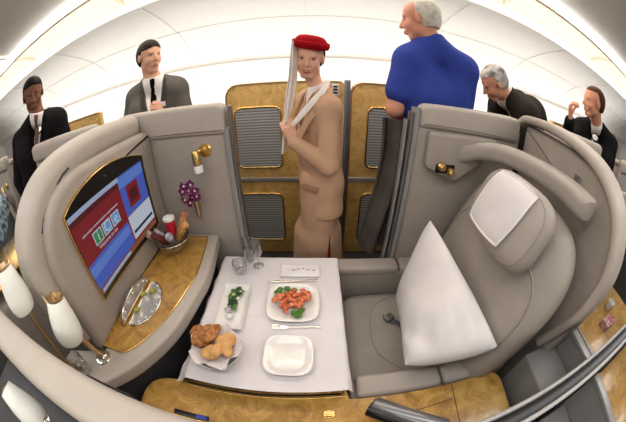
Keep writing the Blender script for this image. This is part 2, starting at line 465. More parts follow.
lathe('knob', [(0,0.03),(0.012,0.028),(0.014,0.015),(0.006,0.008),(0.01,0)], M['gold'], (0.195,1.895,0.89), (0,-1,0), d1)
s = box('placard', (0.13,1.893,1.42),(0.175,1.9,1.505), M['paper'], d1, bev=0.002)
for k in range(3): box('grille_slot', (0.137,1.889,1.435+k*0.022),(0.168,1.895,1.447+k*0.022), M['black'], s, bev=0)
d2 = suite_door(0.262,1.12,'burl walnut suite door half hidden by the hanging grey jacket',(0.386,0.72))
d3 = suite_door(-2.75,-1.9,'walnut suite door top seen between the two men at left',(-2.6,-2.2))
d3 = suite_door(2.3,3.15,'walnut suite door top showing beside the raised fist at right',(2.45,2.85))
p = thing('door_post', 'tall grey metal post between the two walnut aisle doors', 'post', (0.237,1.92,FLOOR))
box('post_face', (0.216,1.885,FLOOR),(0.258,1.95,1.535), M['metalgrey'], p, bev=0.006)
box('post_groove', (0.235,1.882,FLOOR+0.01),(0.239,1.887,1.52), M['darkgrey'], p, bev=0)
for (xa,xb) in ((-1.9,-0.64),(1.13,2.29),(-7.9,-2.76),(3.16,7.9)):
    t = thing('suite_wall', 'grey padded suite wall across the aisle '+{-1.9:'behind the man in the grey suit',1.13:'behind the bending man',-7.9:'at the far left end',3.16:'at the far right end'}[xa], 'suite wall', ((xa+xb)/2,1.93,FLOOR))
    box('panel', (xa,1.90,FLOOR),(xb,1.97,1.30), M['shell'], t, bev=0.02)
    box('top_cap', (xa,1.885,1.30),(xb,1.985,1.38), M['rim'], t, bev=0.03)

# ------------------------------------------------------------------ our suite: aisle partitions
YP = 1.15
def gold_reading_lamp(loc, label, sgn=1):
    x, y, z = loc
    t = thing('wall_reading_lamp', label, 'lamp', loc)
    lathe('wall_plate', [(0,0.012),(0.028,0.010),(0.034,0.004),(0.034,0)], M['gold'], (x,y,z), (0,-1,0), t)
    tube('arm', smooth_path([(x,y-0.008,z),(x-0.01,y-0.035,z+0.012),(x-0.03*sgn,y-0.05,z+0.006)],5), 0.007, M['gold'], t)
    hd = lathe('lamp_head', [(0.0,0.025),(0.014,0.024),(0.019,0.015),(0.021,-0.045),(0.019,-0.045),(0.017,0.01)], M['gold'], (x-0.032*sgn,y-0.052,z-0.008), (-0.1,0,1), t)
    lathe('glass_tip', [(0.0195,0),(0.022,-0.012),(0.021,-0.036),(0.0,-0.038)], M['shade'], (x-0.028*sgn,y-0.052,z-0.053), (-0.1,0,1), hd)
    return t

pl = thing('aisle_partition', 'grey upholstered aisle partition behind the side console, left of the table', 'partition', (-0.7,YP+0.03,FLOOR), 'aisle partitions of the suite')
prism('panel', [(-1.06,FLOOR),(-0.375,FLOOR),(-0.395,1.40),(-1.06,1.40)], 'y', YP, YP+0.05, M['shell'], pl, bev=0.006)
prism('top_cap', rounded_poly([(-1.02,1.345,0.02),(-0.385,1.335,0.02),(-0.388,1.475,0.045),(-1.02,1.492,0.045)]), 'y', YP-0.018, YP+0.07, M['rim'], pl, bev=0.02, seg=4)
sweep('edge_post', [(-0.352,YP+0.02,FLOOR),(-0.385,YP+0.02,1.36)], rrect(0.03,0.07,0.01,3), M['trimgrey'], pl, up=(0,1,0))
sweep('edge_channel', [(-0.330,YP+0.02,FLOOR),(-0.366,YP+0.02,1.46)], rrect(0.012,0.05,0.004,2), M['metalgrey'], pl, up=(0,1,0))

pr = thing('aisle_partition', 'grey upholstered aisle partition beside the seat, ending at the blue shirt', 'partition', (0.8,YP+0.03,FLOOR), 'aisle partitions of the suite')
prism('panel', [(0.455,FLOOR),(1.13,FLOOR),(1.13,1.42),(0.475,1.42)], 'y', YP, YP+0.05, M['shell'], pr, bev=0.006)
prism('top_cap', rounded_poly([(0.475,1.375,0.02),(1.11,1.363,0.02),(1.11,1.50,0.045),(0.478,1.482,0.045)]), 'y', YP-0.02, YP+0.07, M['rim'], pr, bev=0.02, seg=4)
sweep('edge_post', [(0.433,YP+0.02,FLOOR),(0.463,YP+0.02,1.46)], rrect(0.028,0.07,0.01,3), M['trimgrey'], pr, up=(0,1,0))
sweep('edge_channel', [(0.408,YP+0.02,FLOOR),(0.440,YP+0.02,1.44)], rrect(0.014,0.05,0.004,2), M['metalgrey'], pr, up=(0,1,0))
sweep('outer_rail', [(0.385,YP+0.03,FLOOR),(0.42,YP+0.03,1.40)], rrect(0.012,0.04,0.004,2), M['trimgrey'], pr, up=(0,1,0))

prism('wing_root', rounded_poly([(0.52,1.19,0.03),(0.70,1.12,0.03),(0.93,1.30,0.02),(0.93,1.365,0.02),(0.52,1.365,0.02)]), 'y', YP-0.045, YP+0.01, M['shell'], pr, bev=0.015)
gold_reading_lamp((-0.50,YP,1.262), 'small gold reading lamp with frosted tip above the purple orchid')
gl = thing('seat_side_light', 'pair of small gold swivel lights on the partition above the seat', 'lamp', (0.62,YP-0.045,1.19))
for dx, dz in ((-0.025,0.012),(0.03,-0.012)):
    lathe('swivel_head', [(0,0.030),(0.014,0.028),(0.02,0.016),(0.021,0.0),(0.012,-0.004),(0,-0.006)], M['gold'], (0.622+dx,YP-0.050,1.195+dz), (0.2,-1,-0.1), gl)
box('bezel', (0.572,YP-0.054,1.172),(0.676,YP-0.044,1.216), M['black'], gl, bev=0.004)

# orchid in its wall vase
v = thing('wall_vase', 'small brass wall vase hanging on the partition, holding orchids', 'vase', (-0.585,YP-0.03,0.96))
lathe('cone', [(0.0,-0.06),(0.006,-0.06),(0.017,0.05),(0.015,0.05),(0.0,-0.05)], M['brass'], (-0.585,YP-0.03,0.965), parent=v)
box('bracket', (-0.592,YP-0.02,0.955),(-0.578,YP+0.002,0.975), M['brass'], v, bev=0.002)
orch = thing('orchid_spray', 'spray of magenta orchids with pale lips in the brass wall vase', 'flowers', (-0.585,YP-0.03,1.0))
tube('stem', smooth_path([(-0.585,YP-0.03,0.95),(-0.59,YP-0.04,1.02),(-0.605,YP-0.05,1.09)],4), 0.003, M['green'], orch)
def blossom(c, r, yaw, parent):
    bm = bmesh.new()
    R = Euler((math.radians(random.uniform(-20,20)),math.radians(random.uniform(-20,20)),yaw)).to_matrix()
    for k in range(5):
        a = 2*PI*k/5+0.3; u = Vector((math.cos(a),0,math.sin(a))); w = Vector((-math.sin(a),0,math.cos(a)))
        nn = 6; ring = []
        for i in range(nn+1):
            s = i/nn; wd = 0.42*r*math.sin(PI*min(1,s*0.9+0.08))
            for sd in (-1,0,1):
                p = u*(r*s)+w*(wd*sd)+Vector((0,-0.35*r*math.sin(PI*s*0.7)-(0.12*r if sd else 0),0))
                ring.append(bm.verts.new(Vector(c)+R@p))
        for i in range(nn):
            for q in range(2):
                a0 = ring[i*3+q]; b0 = ring[i*3+q+1]; c0 = ring[(i+1)*3+q+1]; d0 = ring[(i+1)*3+q]
                bm.faces.new((a0,b0,c0,d0))
    bmesh.ops.solidify(bm, geom=bm.faces[:], thickness=0.0012)
    o = from_bm('blossom', bm, M['orchid'], parent)
    lathe('lip', [(0,0.012),(0.004,0.010),(0.0065,0.003),(0.003,-0.002)], M['veil'], Vector(c)+Vector((0,-0.004,0)), R@Vector((0,-1,0)), o, seg=8)
for dx, dz in ((-0.028,0.095),(0.012,0.10),(-0.045,0.06),(-0.005,0.068),(0.028,0.07),(-0.03,0.025),(0.008,0.03),(0.03,0.035),(-0.008,0.0)):
    blossom((-0.59+dx, YP-0.05-random.random()*0.02, 1.02+dz*0.95), 0.027, random.uniform(-0.4,0.4), orch)

# ------------------------------------------------------------------ front shell with the monitor
def dprof(y1, ymin, ztop, r, zb=FLOOR, slope=0.0):
    return rounded_poly([(y1,zb,0),(y1,ztop,0.02),(ymin,ztop+slope,r),(ymin+0.02,0.75,0.25),(ymin+0.14,zb,0)], 12)
fs = thing('monitor_shell', 'large curved grey seat shell holding the television screen', 'seat shell', (-0.93,0.7,FLOOR))
prism('shell_body', dprof(1.15,0.31,1.43,0.34), 'x', -1.02, -0.86, M['shell'], fs, bev=0.03, seg=5)
rimpts = [(-0.93,1.12,1.43),(-0.93,0.88,1.442),(-0.93,0.66,1.432),(-0.93,0.51,1.395),(-0.93,0.405,1.325),(-0.93,0.345,1.24),(-0.93,0.32,1.13),(-0.93,0.325,1.0),(-0.93,0.35,0.86)]
sweep('padded_rim', smooth_path(rimpts,6), rrect(0.115,0.17,0.045,6), M['rim'], fs, up=(1,0,0))
prism('inner_panel', rounded_poly([(1.15,0.8,0),(1.15,1.395,0.02),(0.36,1.415,0.30),(0.32,0.8,0)],12), 'x', -0.875, -0.80, M['shell'], fs, bev=0.03, seg=5)
for (ya,za,yb,zb) in ((0.53,1.392,0.61,1.42),(0.39,1.292,0.45,1.348)):
    sweep('air_slot', [(-0.846,ya,za),(-0.846,(ya+yb)/2,(za+zb)/2+0.006),(-0.846,yb,zb)], rrect(0.010,0.006,0.002,2), M['darkgrey'], fs, up=(1,0,0))

tv = thing('television', 'widescreen seat television with gold-edged arched black bezel showing red and blue menu', 'television', (-0.79,0.745,1.1))
SY0, SY1, SZ0, SZ1 = 0.483, 1.006, 0.955, 1.285
arch = [(0.475,0.935),(1.02,0.935),(1.022,1.305)]
for k in range(1,12):
    t_ = k/12; arch.append((1.022-0.547*t_, 1.30+0.062*math.sin(PI*t_)**0.8))
arch.append((0.475,1.30))
prism('bezel', arch, 'x', -0.81, -0.79, M['black'], tv, bev=0.002)
sweep('gold_edge', [(-0.794,y,z) for y,z in arch], rrect(0.004,0.02,0.0015,2), M['gold'], tv, up=(1,0,0), closed=True)
XS = -0.7895
SM = {k: emit('screen_'+k, c, 1.35, (10,10,12)) for k, c in dict(red=(140,24,34), dred=(84,14,26), blue=(74,104,206), lblue=(104,140,226), white=(214,224,240), pale=(176,196,226), dark=(30,34,60), green=(60,150,90), cyan=(110,170,225), tan=(150,90,60)).items()}
scr = box('screen', (XS-0.001,SY0,SZ0),(XS,SY1,SZ1), SM['red'], tv, bev=0)
def sp(name, u0, v0, u1, v1, k, lv=1):
    W, H = SY1-SY0, SZ1-SZ0
    return box(name, (XS,SY0+u0*W,SZ0+v0*H),(XS+0.0004*lv,SY0+u1*W,SZ0+v1*H), SM[k], scr, bev=0)
sp('menu_band',0,0.88,0.62,0.935,'dred'); sp('title_bar',0.0,0.945,0.63,1.0,'pale',2)
sp('lower_band',0,0.08,0.60,0.40,'blue'); sp('lower_band',0,0.24,0.60,0.36,'lblue',2)
sp('side_band',0.62,0.45,1.0,1.0,'blue'); sp('side_band',0.62,0.84,1.0,0.98,'lblue',2)
sp('picture',0.70,0.52,0.88,0.82,'red',2); sp('picture',0.73,0.58,0.85,0.74,'dred',3)
sp('side_list',0.62,0.10,1.0,0.44,'white'); sp('side_line',0.64,0.17,0.98,0.21,'dark',2)
sp('footer',0,0,1.0,0.07,'tan'); sp('footer_bar',0.02,0.015,0.5,0.055,'pale',2)
RT = (PI/2,0,PI/2); W_, H_ = SY1-SY0, SZ1-SZ0
for k, (ch, c) in enumerate((('i','green'),('C','cyan'),('e','cyan'))):
    u = 0.17+0.125*k
    tl = sp('logo_tile',u,0.50,u+0.108,0.66,'white',2); sp('logo_tile',u+0.008,0.512,u+0.10,0.648,c,3)
    text('letter', ch, 0.062, (XS+0.0022,SY0+(u+0.054)*W_,SZ0+0.585*H_), SM['white'], tl, RT, 0.0003)
text('caption', 'Welcome to ice', 0.021, (XS+0.001,SY0+0.32*W_,SZ0+0.455*H_), SM['white'], scr, RT, 0.0003)
text('caption', 'information communication entertainment', 0.0145, (XS+0.001,SY0+0.31*W_,SZ0+0.715*H_), SM['white'], scr, RT, 0.0003)
text('bezel_mark', 'ice', 0.016, (-0.7896,0.745,1.325), M['metalgrey'], tv, RT, 0.0003)

# ------------------------------------------------------------------ side console under the monitor
sc_ = thing('side_console', 'long grey side console with gold-edged burl walnut top under the television', 'console', (-0.65,0.65,FLOOR))
CZ = 0.80
edge = [(v.x,v.y) for v in smooth_path([(-0.505,1.14,0),(-0.47,0.86,0),(-0.478,0.72,0),(-0.52,0.50,0),(-0.62,0.31,0),(-0.74,0.175,0)],6)]
outline = [(-0.802,1.14)]+edge+[(-0.82,0.125),(-1.0,0.115),(-1.0,0.25),(-0.86,0.30),(-0.802,0.31)]
prism('console_top', outline, 'z', CZ-0.07, CZ, M['rim'], sc_, bev=0.014, seg=4)
low = [(-0.802,1.13)]+[(x-0.06,y-0.01) for x,y in edge]
prism('console_body', low, 'z', FLOOR, CZ-0.07, M['darkgrey'], sc_)
inl = [(-0.80,1.105)]+[(v.x,v.y) for v in smooth_path([(-0.555,1.105,0),(-0.522,0.86,0),(-0.53,0.74,0),(-0.565,0.56,0),(-0.64,0.40,0),(-0.70,0.335,0)],6)]+[(-0.815,0.335)]
prism('walnut_inlay', inl, 'z', CZ-0.002, CZ+0.004, M['burl'], sc_)
sweep('gold_edge', [(x,y,CZ+0.004) for x,y in inl], rrect(0.006,0.006,0.002,2), M['gold'], sc_, closed=True)

# vanity tray and mirror
def half_disc(cx, cy, R, n=20, ry=None):
    ry = ry or R
    return [(cx+R*math.sin(a)*1.0, cy-ry*math.cos(a)) for a in [PI*k/n for k in range(n+1)]]
va = thing('vanity_tray', 'open silver vanity tray with small jars set in the walnut console', 'vanity tray', (-0.70,0.58,CZ))
hd_ = half_disc(-0.728,0.60,0.100,ry=0.130)
prism('tray_base', hd_, 'z', CZ+0.003, CZ+0.007, M['frost'], va)
sweep('tray_rim', [(x,y,CZ+0.008) for x,y in hd_], rrect(0.008,0.010,0.003,2), M['silver'], va, closed=True)
for k in range(9):
    a = PI*(k+0.5)/9
    lathe('bulb', [(0,0.007),(0.004,0.005),(0.005,0)], M['shade'], (-0.728+0.092*math.sin(a),0.60-0.122*math.cos(a),CZ+0.013), parent=va, seg=8)
lid = prism('mirror_lid', [(0.60-0.135*math.cos(PI*k/20), CZ+0.012+0.060*math.sin(PI*k/20)) for k in range(21)], 'x', -0.760, -0.750, M['frost'], va)
sweep('lid_rim', [(-0.755,0.60-0.136*math.cos(PI*k/20), CZ+0.012+0.062*math.sin(PI*k/20)) for k in range(21)], rrect(0.007,0.014,0.003,2), M['silver'], va, up=(1,0,0))
for k in range(7):
    a = PI*(k+0.5)/7
    lathe('bulb', [(0,0.006),(0.004,0.004),(0.005,0)], M['shade'], (-0.7485,0.60-0.122*math.cos(a),CZ+0.012+0.050*math.sin(a)), (1,0,0), parent=va, seg=8)
box('hinge_bar', (-0.768,0.46,CZ+0.006),(-0.745,0.74,CZ+0.020), M['brass'], va, bev=0.004)
M['limejar'] = mat('lime_label', (150,160,60), 0.4)
for nm, x, y, r, lab in (('cosmetic_jar',-0.712,0.545,0.017,'near the tray front'),('cosmetic_jar',-0.722,0.635,0.016,'second from the television side'),('cosmetic_jar',-0.682,0.66,0.018,'by the curved edge')):
    t = thing(nm, 'small silver jar with lime green lid on the vanity tray, '+lab, 'jar', (x,y,CZ+0.007), 'jars on the vanity tray')
    lathe('jar_body', [(0,0),(r,0),(r,0.016),(r*0.9,0.02),(0,0.02)], M['silver'], (x,y,CZ+0.007), parent=t)
    lathe('jar_lid', [(r*0.72,0.0),(r*0.72,0.004),(0,0.005)], M['limejar'], (x,y,CZ+0.027), parent=t)

# glass bowl of snacks
bx_, by_ = -0.705, 0.985
t = thing('snack_bowl', 'glass bowl of wrapped snacks on the walnut console', 'bowl', (bx_,by_,CZ+0.004))
lathe('glass_wall', [(0.035,0.0),(0.05,0.012),(0.078,0.04),(0.094,0.075),(0.098,0.077),(0.083,0.038),(0.052,0.008),(0.03,0.004),(0,0.004)], M['glass'], (bx_,by_,CZ+0.005), parent=t, seg=28)
tube('glass_lip', [(bx_+0.096*math.cos(2*PI*k/28),by_+0.096*math.sin(2*PI*k/28),CZ+0.082) for k in range(28)], 0.0025, M['silver'], t, closed=True, n=6)
lathe('foot', [(0,0),(0.038,0),(0.036,0.005),(0,0.006)], M['silver'], (bx_,by_,CZ+0.0045), parent=t)
WR = [('chocolate_bar','snack bar in brown and white wrapper',(70,40,28),(200,190,180)),('chocolate_bar','snack bar in dark maroon wrapper',(60,20,24),(120,60,50)),('crisp_packet','upright red snack packet with white lid',(176,24,40),(196,40,54)),('biscuit_roll','long orange-brown biscuit roll',(170,104,64),(214,150,104)),('chocolate_bar','snack bar in silver wrapper',(140,140,146),(206,206,210)),('chocolate_bar','snack bar in blue-grey wrapper',(80,86,104),(160,160,176)),('biscuit_roll','short golden biscuit roll',(150,96,48),(206,160,98))]
posn = [(-0.035,-0.05,0.075,(-0.5,-0.55,0.75)),(-0.005,-0.045,0.06,(-0.2,-0.6,0.7)),(0.0,0.02,0.095,(0.05,0.0,1)),(0.05,0.025,0.085,(0.45,0.25,0.9)),(-0.05,-0.01,0.06,(-0.7,-0.1,0.6)),(0.02,-0.04,0.055,(0.35,-0.6,0.7)),(0.055,-0.01,0.07,(0.6,-0.1,0.75))]
for (nm,lab,c1,c2),(dx,dy,dz,ax) in zip(WR,posn):
    m_ = mat('wrap', c1, 0.35, rgb2=c2, vscale=60)
    ax = Vector(ax).normalized(); c = Vector((bx_+dx*0.7,by_+dy*0.7,CZ+0.044+dz*0.5))
    o = thing(nm, lab+' in the glass bowl', 'snack', c, 'snacks in the glass bowl')
    r = 0.030 if nm=='crisp_packet' else 0.018
    Lh = 0.085 if nm=='crisp_packet' else 0.115
    lathe('wrapper', [(0,0),(r*0.8,0.001),(r,0.006),(r,Lh-0.006),(r*0.8,Lh-0.001),(0,Lh)], m_, c, ax, o, seg=14)
    if nm=='crisp_packet':
        lathe('lid', [(r*1.05,0),(r*1.05,0.012),(r*0.7,0.018),(0,0.019)], M['shade'], c+ax*Lh, ax, o, seg=18)
    else:
        lathe('crimped_end', [(r*0.5,0),(r*1.1,0.008),(0,0.009)], m_, c+ax*(Lh-0.003), ax, o, seg=10)

# ------------------------------------------------------------------ opal shade console lamps
def opal_lamp(base, top, label, bracket=True, tilt=(0,0,1), rs=1.0):
    b = Vector(base); tp = Vector(top)
    t = thing('opal_shade_lamp', label, 'lamp', b, 'white-shaded brass lamps by the divider')
    lathe('base', [(0,0.016),(0.012,0.016),(0.017,0.010),(0.034,0.006),(0.038,0),(0,0)], M['silver'], b, parent=t)
    lathe('brass_collar', [(0.008,0.03),(0.014,0.024),(0.017,0.012),(0.012,0.0)], M['brass'], b+Vector((0,0,0.01)), parent=t)
    tube('stem', [b+Vector((0,0,0.02)), tp-Vector((0,0,0.05))], 0.011, M['brass'], t)
    ax = Vector(tilt).normalized()
    sh = lathe('shade', [(0.034*rs,-0.090),(0.043*rs,-0.086),(0.050*rs,-0.065),(0.051*rs,-0.035),(0.045*rs,0.01),(0.031*rs,0.072),(0.028*rs,0.075),(0.041*rs,0.01),(0.045*rs,-0.04),(0.034*rs,-0.08)], M['shade'], tp, ax, t, seg=36)
    lathe('brass_socket', [(0.0262*rs,0.05),(0.0268*rs,0.072),(0.030*rs,0.073),(0.031*rs,0.079),(0.026*rs,0.080),(0.02,0.05),(0.0,0.04)], M['brass'], tp, ax, sh)
    if bracket:
        pth = [tp+Vector((-0.045,0,0.05)), tp+Vector((-0.085,0.01,0.07)), tp+Vector((-0.09,0.01,0.02)), tp+Vector((-0.05,0,-0.01))]
        tube('bracket', smooth_path(pth,3), 0.004, M['brass'], t, n=8)
    return t
opal_lamp((-0.79,0.285,CZ), (-0.77,0.252,1.075), 'white-shaded brass lamp on the console below the television, nearest the silver disc base', tilt=(0.10,0.28,1), rs=1.15)
opal_lamp((-0.90,0.165,CZ), (-0.93,0.195,1.215), 'white-shaded brass lamp at the left edge, topmost of the three', tilt=(0.0,0.1,1), rs=1.15)
tumb = thing('glass_tumbler', 'clear cut glass tumbler between the lamps on the console', 'glass', (-0.84,0.195,CZ))
lathe('glass_wall', [(0.028,0),(0.032,0.10),(0.030,0.10),(0.026,0.006),(0,0.005)], M['glass'], (-0.84,0.195,CZ+0.001), parent=tumb)

# ------------------------------------------------------------------ divider beneath the photographer
dv = thing('centre_divider', 'thick grey divider wall curving across the lower left corner', 'divider', (-0.7,0.04,FLOOR))
pth = [(-1.6,0.045,1.17),(-1.1,0.045,1.15),(-0.7,0.042,1.125),(-0.40,0.040,1.12),(-0.20,0.038,1.10),(-0.12,0.036,1.04)]
sweep('padded_cap', smooth_path(pth,6), rrect(0.12,0.07,0.028,5), M['rim'], dv)
prism('panel', [(-1.6,FLOOR),(-0.12,FLOOR),(-0.12,1.02),(-0.4,1.09),(-1.1,1.12),(-1.6,1.14)], 'y', 0.005, 0.075, M['shell'], dv, bev=0.006)
prism('cut_out', rounded_poly([(-0.50,1.085,0.02),(-0.35,1.08,0.02),(-0.35,1.1295,0.015),(-0.50,1.1295,0.015)]), 'y', 0.06, 0.107, M['black'], dv, bev=0.003)
dr = thing('sliding_divider', 'slim grey divider rail with dark channel sweeping across the lower right corner', 'divider', (0.9,0.03,FLOOR))
for y, w in ((0.058,0.012),(0.012,0.014)):
    sweep('metal_rail', [(0.30,y,1.10),(0.7,y,1.12),(1.2,y,1.125),(2.2,y,1.125)], rrect(w,0.03,0.004,3), M['trimgrey'], dr)
sweep('dark_channel', [(0.30,0.035,1.085),(0.7,0.035,1.105),(2.2,0.035,1.11)], rrect(0.04,0.02,0.004,2), M['black'], dr)
prism('panel', [(0.30,FLOOR),(2.2,FLOOR),(2.2,1.10),(0.3,1.075)], 'y', 0.018, 0.052, M['darkgrey'], dr)

# near walnut console along the divider
nc = thing('walnut_console', 'burl walnut side console with gold trim running under the table edge', 'console', (0.05,0.22,FLOOR))
NZ = 0.645
ncp = rounded_poly([(-0.66,0.09,0.02),(0.77,0.09,0.02),(0.775,0.335,0.07),(0.13,0.338,0),(0.115,0.40,0),(-0.30,0.40,0.0),(-0.66,0.335,0.10)],8)
prism('walnut_top', ncp, 'z', NZ-0.035, NZ, M['burl'], nc, bev=0.010, seg=4)
prism('console_body', [(x*0.985,0.21+(y-0.21)*0.94) for x,y in ncp], 'z', FLOOR, NZ-0.035, M['darkgrey'], nc)
slot = [(-0.49,0.372,NZ+0.001),(-0.47,0.353,NZ+0.001)]+[(-0.47+0.60*k/8,0.353-0.0045*k+0.0065*k*k/8,NZ+0.001) for k in range(1,8)]+[(0.112,0.368,NZ+0.001),(0.12,0.39,NZ+0.001)]
sweep('gold_slot_trim', smooth_path([(-0.49,0.375,NZ+.001),(-0.48,0.345,NZ+.001),(-0.2,0.338,NZ+.001),(0.09,0.348,NZ+.001),(0.108,0.36,NZ+.001),(0.108,0.385,NZ+.001)],6), rrect(0.006,0.004,0.001,2), M['gold'], nc)
tube('gold_inner_trim', smooth_path([(-0.45,0.362,NZ+.001),(-0.2,0.356,NZ+.001),(0.06,0.366,NZ+.001)],6), 0.002, M['gold'], nc, n=6)
sweep('dark_slot', [(-0.475,0.353,NZ),(-0.2,0.347,NZ),(0.10,0.358,NZ)], rrect(0.008,0.003,0.001,2), M['black'], nc)
em = lathe('emblem', [(0,0.003),(0.016,0.003),(0.018,0.0045),(0.022,0.0045),(0.024,0)], M['gold'], (0,0,0), parent=None, seg=28)
em.name = 'emblem'; em.location = (0.055-nc.location.x,0.275-nc.location.y,NZ-nc.location.z); em.scale = (1,0.68,1); em.parent = nc
sweep('top_seam', [(0.52,0.105,NZ+0.0005),(0.53,0.33,NZ+0.0005)], rrect(0.003,0.001,0.0004,1), M['black'], nc)
sweep('top_seam', [(0.36,0.25,NZ+0.0005),(0.52,0.265,NZ+0.0005)], rrect(0.003,0.001,0.0004,1), M['black'], nc)
ct = box('control_strip', (-0.50,0.200,NZ-0.001),(-0.36,0.222,NZ+0.004), M['black'], nc, bev=0.002)
box('blue_light', (-0.41,0.203,NZ+0.0035),(-0.37,0.219,NZ+0.005), emit('blue_strip',(60,90,220),0.6,(20,30,90)), ct, bev=0)
sweep('front_gold_line', [(-0.5,0.196,NZ+0.001),(-0.2,0.192,NZ+0.001)], rrect(0.005,0.003,0.001,1), M['gold'], nc)

gr = thing('padded_grab_bar', 'grey padded bar slanting over the walnut console at bottom centre', 'grab bar', (0.25,0.2,NZ))
ga, gb = Vector((0.185,0.268,0.765)), Vector((0.385,0.120,0.815))
tube('padding', [ga,ga+(gb-ga)*0.03,ga+(gb-ga)*0.97,gb], 0.027, M['metalgrey'], gr, n=20, scale=lambda f: 0.8 if f in (0.0,1.0) else 1.0)
tube('dark_backing', [ga+Vector((-0.012,-0.012,-0.016)),gb+Vector((-0.01,-0.012,-0.016))], 0.027, M['black'], gr, n=16)
box('foot_bracket', (0.19,0.225,NZ),(0.225,0.265,0.73), M['gold'], gr, bev=0.006)
box('foot_bracket', (0.345,0.125,NZ),(0.365,0.155,0.78), M['metalgrey'], gr, bev=0.006)

# ------------------------------------------------------------------ seat
st = thing('suite_seat', 'wide grey leather suite seat with headrest and armrests, facing the television', 'seat', (0.5,0.74,FLOOR))
V_ = Vector((0.33,0,0.944)).normalized(); U_ = Vector((0,-1,0))
padded('seat_cushion', (0.44,0.742,0.43), (1,0,0), (0,1,0), 0.29, 0.295, 0.055, 0.10, M['seat'], st, p=10, q=0.5, rnd=0.06, n=26)
prism('cushion_seam', [(0,0),(0.001,0),(0.001,0.001)], 'x', 0,0.001, M['seat2'], st) if False else None
sweep('seat_seam', smooth_path([(0.50,1.0,0.484),(0.33,0.93,0.4865),(0.285,0.78,0.4865),(0.30,0.62,0.4865),(0.42,0.50,0.486)],6), rrect(0.004,0.003,0.001,1), M['seat2'], st)
box('seat_front', (0.115,0.42,0.2),(0.165,1.06,0.49), M['seat2'], st, bev=0.02)
box('seat_base', (0.16,0.42,FLOOR),(0.95,1.06,0.34), M['darkgrey'], st, bev=0.02)
bc = Vector((0.745,0.70,0.84))
padded('backrest', bc, U_, V_, 0.39, 0.455, 0.09, 0.10, M['seat'], st, p=5, q=0.45, rnd=0.78, n=30)
def back_pt(s, t, extra=0.0):
    return padded_pt(bc, U_.normalized(), V_, U_.cross(V_).normalized(), 0.39, 0.455, s, t, 0.09, 5, 0.45, 0.78)+U_.cross(V_).normalized()*extra
sweep('backrest_piping', [back_pt(0.86*math.sin(a), 0.05+0.86*math.cos(a) , 0.0) for a in [ -1.9+3.8*k/40 for k in range(41)]], rrect(0.008,0.008,0.003,2), M['seat2'], st, up=(1,0,0))
hc = Vector((0.70,0.652,1.198)); HV = Vector((0.36,0,0.933)).normalized(); HN = U_.cross(HV).normalized()
hr = padded('headrest', hc, U_, HV, 0.205, 0.146, 0.075, 0.06, M['seat'], st, p=3.2, q=0.45, rnd=0.75, n=26)
sweep('headrest_seam', [padded_pt(hc,U_,HV,HN,0.205,0.146,0.90*math.cos(a)/max(abs(math.cos(a)),abs(math.sin(a))),0.90*math.sin(a)/max(abs(math.cos(a)),abs(math.sin(a))),0.075,3.2,0.45,0.75) for a in [2*PI*k/48 for k in range(48)]], rrect(0.005,0.005,0.001,1), M['seat2'], hr, up=(1,0,0), closed=True)
for (nm, y0, y1, x0, x1) in (('armrest',0.345,0.435,0.135,0.84),('armrest',1.045,1.135,0.105,0.80)):
    o = box(nm, (x0,y0,0.30),(x1,y1,0.61), M['seat2'], st, bev=0.012)
    box('arm_pad', (x0+0.02,y0-0.004,0.595),(x0+0.36,y1+0.004,0.65), M['seat'], o, bev=0.02, seg=4)
    box('arm_pad', (x0+0.368,y0-0.004,0.595),(x1-0.005,y1+0.004,0.65), M['seat'], o, bev=0.02, seg=4)
bl = thing('seat_belt', 'grey seat belt webbing with metal buckle lying on the seat cushion', 'seat belt', (0.40,0.8,0.49))
grid_mesh('webbing', lambda u,v: Vector((0.375+0.13*u-0.02*v,0.86-0.10*u-0.035+0.045*v-0.02,0.492+0.012*math.sin(3*u))), 8, 2, M['darkgrey'], bl, thick=0.003)
box('buckle', (-0.024,-0.02,0),(0.024,0.02,0.014), M['metalgrey'], bl, bev=0.003, mtx=Matrix.Translation((0.385,0.82,0.496))@Matrix.Rotation(0.6,4,'Z'))

# head cloth
def clothf(u, v):
    a_, b_ = 2*u-1, 2*v-1; a_, b_ = a_*math.sqrt(1-0.16*b_*b_), b_*math.sqrt(1-0.16*a_*a_)
    t = 0.10+0.80*b_; s = -0.05+0.56*a_+0.07*b_
    return surf_pt(hc,U_,HV,HN,0.205,0.146,s,t,0.075,3.2,0.45,0.75)+HN*0.008
hem_ = [clothf(0.5+0.5*x, 0.5+0.5*y) for x, y in [(-1+k/5,-1) for k in range(10)]+[(1,-1+k/5) for k in range(10)]+[(1-k/5,1) for k in range(10)]+[(-1,1-k/5) for k in range(10)]]
hcz = grid_mesh('headrest_cloth', clothf, 26, 30, M['pillow'], None, thick=0.003, loc=hc+HN*0.08)
sweep('stitched_hem', [p+HN*0.0015 for p in hem_], rrect(0.008,0.004,0.0015,2), M['paper'], hcz, up=tuple(HN), closed=True)
tag(hcz, 'white antimacassar cloth with stitched edge draped over the headrest', 'headrest cloth')

